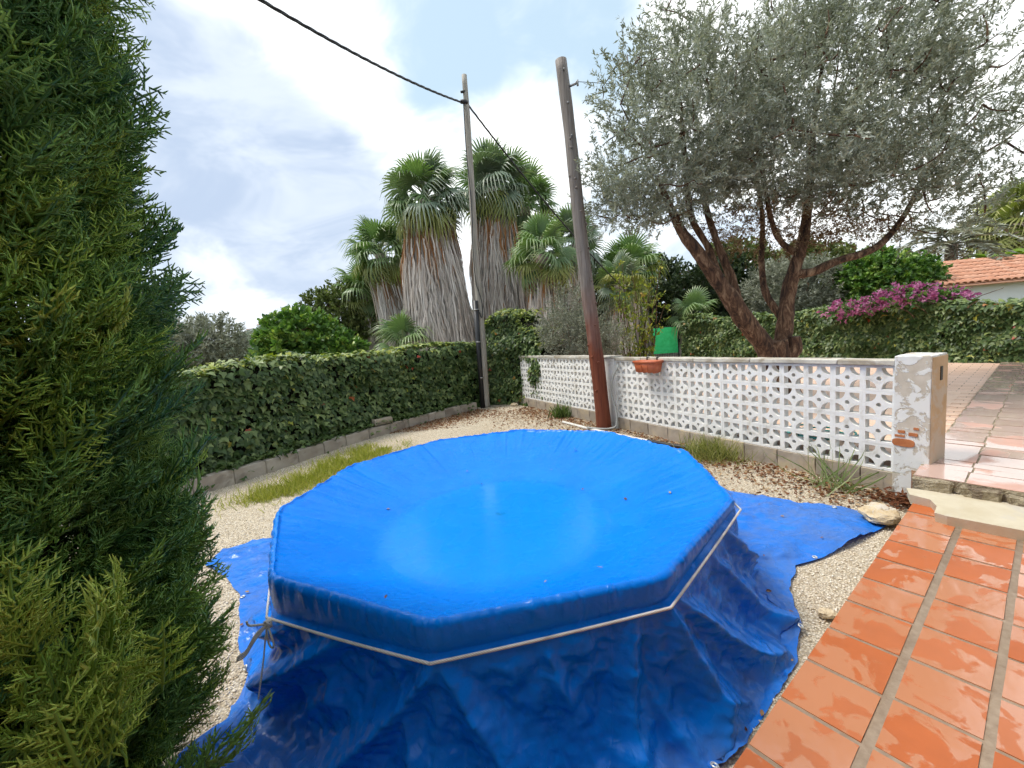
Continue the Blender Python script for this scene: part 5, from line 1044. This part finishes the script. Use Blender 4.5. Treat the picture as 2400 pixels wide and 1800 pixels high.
tag(link('boundary_wall', bev_box('boundary_wall', -3.2, 3.2, -.1, .1, 0, 1.75, .02, M_WALL, 1, 4, .012), None, (5.6, 19.4, .15), (0, 0, -.06)), 'pale rendered wall far behind the green gate', 'wall')
# teal hose coiled behind the fence
q = fpt(11.6, .34); M_TEAL = Mat('teal_hose'); M_TEAL.val('Base Color', (.03, .22, .2)); M_TEAL.val('Roughness', .4)
tag(part('garden_hose', *tube([(q[0] + (.14 + .012 * t) * math.cos(t), q[1] + (.14 + .012 * t) * math.sin(t) * .8, DZ + .014 + .004 * t) for t in np.linspace(0, 22, 120)], .011, 6), M_TEAL.m, smooth=True), 'teal garden hose coiled behind the lowest blocks of the fence', 'hose')

# ------------------------------------------------------------------ house with tiled roof
M_HW = stone_mat('whitewash', (.74, .75, .74), (.82, .82, .81), 1.2, .85, .15, .005)
M = Mat('roof_tile'); c = M.ramp(M.noise(8, 5, ofs=M.rnd(20)), [(.3, (.50, .20, .11)), (.7, (.64, .32, .2))]); c = M.mix(M.math('MULTIPLY', M.oi.outputs['Random'], .5), c, (.68, .42, .3)); M.val('Base Color', c); M.val('Roughness', .85); M.bump(M.noise(30, 4), .3, .006); M_ROOF = M.m
hs = empty('white_house', (15, 14, 0), 'white house with terracotta barrel tile roof at the right edge', 'house')
def hp(name, x0, x1, y0, y1, z0, z1, mat, b=.01): return link(name, bev_box(name, x0 - 15, x1 - 15, y0 - 14, y1 - 14, z0, z1, b, mat), hs)
hp('wall', 15.15, 26, 14.25, 14.5, -.1, 2.14, M_HW); hp('wall', 15.15, 15.4, 14.5, 18, -.1, 2.2, M_HW)
wf = hp('window', 18.35, 19.3, 14.22, 14.26, .9, 1.93, M_WALL); M_PANE = Mat('window_glass'); M_PANE.val('Base Color', (.04, .045, .05)); M_PANE.val('Roughness', .08)
o = link('pane', bev_box('pane', 3.43, 4.22, .205, .216, .98, 1.85, .002, M_PANE.m), wf)
# roof plane: eave at y 13.9 z 2.17, ridge at y 16.1 z 3.08
ea, rd = np.array([13.9, 2.17]), np.array([16.1, 3.10]); sl = math.atan2(rd[1] - ea[1], rd[0] - ea[0]); Ls = float(np.hypot(*(rd - ea)))
def roof_panel(y0, z0, y1, z1): 
    V = np.array([(14.85, y0, z0), (26, y0, z0), (26, y1, z1), (17.35 if False else 14.85, y1, z1)]); return np.vstack([V, V - [0, 0, .06]]), np.array([(0, 1, 2, 3), (7, 6, 5, 4), (0, 4, 5, 1), (1, 5, 6, 2), (2, 6, 7, 3), (3, 7, 4, 0)])
rf = part('roof', *roof_panel(ea[0], ea[1] - .02, rd[0], rd[1] - .02), M_ROOF, hs); part('roof', *roof_panel(18.3, 2.15, rd[0], rd[1] - .02), M_ROOF, hs)
seg = 7; a = np.linspace(0, PI, seg); tl = .42; V = []
for y, r in ((0, .115), (tl, .095)):
    V += [(r * math.cos(t), y, r * .62 * math.sin(t)) for t in a] + [((r - .014) * math.cos(t), y, (r - .014) * .62 * math.sin(t)) for t in a]
V = np.array(V); F = []
for k in range(seg - 1): F += [(k, k + 1, 2 * seg + k + 1, 2 * seg + k), (seg + k, 3 * seg + k, 3 * seg + k + 1, seg + k + 1), (k, seg + k, seg + k + 1, k + 1)]
TL = mesh_np('roof_tile', V, np.array(F), M_ROOF, smooth=False)
nc = 7; rl = np.array([15, 14, 0])
for c_ in range(36):
    for r_ in range(nc):
        x = 14.95 + c_ * .245; s = r_ * (Ls / nc)
        if x > 22.5: continue
        link('roof_tile', TL, rf, (x - 15, ea[0] - 14 + math.cos(sl) * s - .03, ea[1] + math.sin(sl) * s + .015 + .012), (sl + random.gauss(0, .012) - .03, 0, random.gauss(0, .02)))
for c_ in range(20): link('ridge_tile', TL, hs, (14.9 + c_ * .38 - 15, rd[0] - 14, rd[1] + .02), (.0, .0, -PI / 2))
# broad leaves and a feather palm behind the roof
def feather_palm(crown, base, n, L, label):
    root = empty('date_palm', tuple(base), label, 'palm'); part('trunk', *tube([base, crown], [.25, .2], 10), M_TRUNK, root); base = np.array(base, float)
    for k in range(n):
        el = math.radians(70 - 95 * (k + .5) / n); a = k * 2.4; d = np.array([math.cos(a) * math.cos(el), math.sin(a) * math.cos(el), math.sin(el)]); s = np.linspace(0, 1, 16); P = np.array(crown) + d * (L * s)[:, None]; P[:, 2] -= .55 * L * s ** 2.2; v, f = tube(P, np.linspace(.03, .008, 16), 4, False)
        q = np.repeat(P[3:], 5, 0) + rng.normal(0, .02, (65, 3)); tang = np.repeat(np.gradient(P, axis=0)[3:], 5, 0); tang /= np.linalg.norm(tang, axis=1)[:, None]; sdv = np.cross(tang, [0, 0, 1.0]); sdv /= np.linalg.norm(sdv, axis=1)[:, None] + 1e-9; sg = np.where(np.arange(65) % 2, 1, -1)[:, None]
        V2, F2, T2 = leaves('lance', q, tang * .7 + sdv * sg + rng.normal(0, .1, (65, 3)), L * rng.uniform(.16, .24, 65), rng.uniform(.3, .9, 65), .3); VV, FF = join([(v, np.vstack([f[0][:, :3], f[0][:, [0, 2, 3]]])), (V2, F2)]); part('frond', VV, FF, M_GREY, root, tint=np.r_[np.full(len(v), .4), T2])
feather_palm((19.2, 17.8, 4.0), (19.2, 17.8, 0), 22, 2.2, 'grey green feather palm behind the left end of the tiled roof')
bl = empty('banana_plant', (24.2, 18.6, 0), 'light green broad leaved plant rising behind the tiled roof', 'plant'); M_BAN = leaf_mat('banana_leaf', [(0, (.16, .28, .04)), (1, (.34, .42, .07))], .4, .35)
part('stem', *tube([(22.2, 18.6, 0), (22.2, 18.6, 3.2)], [.15, .1], 8), M_TRUNK, bl)
for k in range(9):
    a = k * 2.4 + .6; s = np.linspace(0, 1, 12); d = np.array([math.cos(a), math.sin(a) * .6]); P = np.stack([22.2 + d[0] * 1.7 * s, 18.6 + d[1] * 1.7 * s, 3.1 + 1.5 * s - 1.3 * s ** 2.2], -1); w = .28 * np.sin(PI * np.clip(s * .93 + .05, 0, 1)) ** .7; sd_ = np.array([-d[1], d[0], 0]) / np.hypot(*d)
    V = np.concatenate([P + sd_ * w[:, None] + [0, 0, -.04], P + [0, 0, .05], P - sd_ * w[:, None] + [0, 0, -.04]]); i = np.arange(11); F = np.vstack([np.stack([i, i + 1, i + 13, i + 12], -1), np.stack([i + 12, i + 13, i + 25, i + 24], -1)]); part('leaf', V, F, M_BAN, bl, tint=np.full(36, rng.random()))

# ------------------------------------------------------------------ far hill
M = Mat('hill_scrub'); c = M.ramp(M.noise(.02, 7, .65), [(.35, (.055, .085, .065)), (.55, (.10, .125, .085)), (.75, (.24, .23, .20))]); M.val('Base Color', c); M.val('Roughness', 1); M.val('Specular IOR Level', .05); M_HILL = M.m
def hill_z(x, y):
    u = x + 850; e = np.where(u < 0, -u / 420, -u / 900) ; base_ = 128 * np.exp(-(np.abs(u) / np.where(u < 0, 260, 900)) ** 1.7) * np.exp(-((y - 1600) / 380) ** 2); return base_ + 6 * fbm(np.stack([x / 70, y / 70, 0 * x], -1), 4) * (base_ > 4) - 2
g = part('hill', *grid_sheet(-2400, 900, 1000, 2300, 140, 60, hill_z), M_HILL, smooth=True); tag(g, kind='structure')
M_FARR = stone_mat('far_roof', (.4, .2, .12), (.5, .28, .18), .5, 1, 0, .01)
for k, (x, y, w_, lab) in enumerate(((-915, 1480, 22, 'white far house on the hillside, lowest of the group'), (-890, 1500, 16, 'white far house on the hillside, middle of the group'), (-872, 1530, 20, 'white far house highest on the hillside'), (-940, 1500, 13, 'small white far house, leftmost on the hillside'))):
    z = float(hill_z(np.array([float(x)]), np.array([float(y)]))[0]); r = empty('far_house', (x, y, z), lab, 'house', 'houses on the far hill'); link('wall', bev_box('wall', -w_ / 2, w_ / 2, -6, 6, -6, 7, .1, M_HW), r)
    V = np.array([(-w_ / 2 - .5, -6.5, 7), (w_ / 2 + .5, -6.5, 7), (w_ / 2 + .5, 6.5, 7), (-w_ / 2 - .5, 6.5, 7), (-w_ / 2 - .5, 0, 9.5), (w_ / 2 + .5, 0, 9.5)], float); link('roof', mesh_np('roof', V, [np.array([(0, 1, 5, 4), (2, 3, 4, 5), (3, 2, 1, 0)]), np.array([(0, 4, 3), (1, 2, 5)])], M_FARR), r)

# ------------------------------------------------------------------ unseen house added behind the camera to shade the cover's near side
shade_house = empty('house', (*tpt(2.6, -2), 0), 'unseen brown stuccoed house with a porch roof, added behind the viewer to shade the blue cover', 'house')
def slab_uv(name, u0, u1, v0, v1, z0, z1, mat):
    o = prism_obj(name, [tpt(u0, v0), tpt(u1, v0), tpt(u1, v1), tpt(u0, v1)], z0, z1, mat, shade_house); o.location = -Vector(shade_house.location); return o
M_STUC = stone_mat('brown_stucco', (.26, .19, .13), (.34, .26, .18), 3, .9, .4, .01)  # kept dark so the added walls bounce little light back
slab_uv('wall', -3.2, 2.6, -4.4, -4.1, -.1, 3.4, M_STUC); slab_uv('wall', 2.6, 2.85, -7, 3.0, -.1, 2.9, M_STUC); slab_uv('shade_porch_roof', 1.0, 6.5, -7, 3.0, 2.9, 3.1, M_STUC); slab_uv('wall', 2.85, 6.5, 2.75, 3.0, -.1, 2.9, M_STUC)  # added walls and roof cut the sky light from behind

# a few blown leaves lying on the cover
n = 46; jj = rng.integers(0, NTH, n); rr2 = np.where(rng.random(n) < .75, rng.integers(nr - 30, nr - 2, n), rng.integers(20, 52, n)); P = TARP_V[rr2, jj] + np.array([0, 0, .012])
V, F, T = leaves('oval', P, np.c_[rng.normal(0, 1, (n, 2)), rng.normal(0, .1, n)], rng.uniform(.018, .04, n), rng.random(n), .3)
tag(part('fallen_leaves', V, F, M_DRY, tint=T), 'small dry leaves fallen on the blue cover', 'leaf litter', kind='stuff')
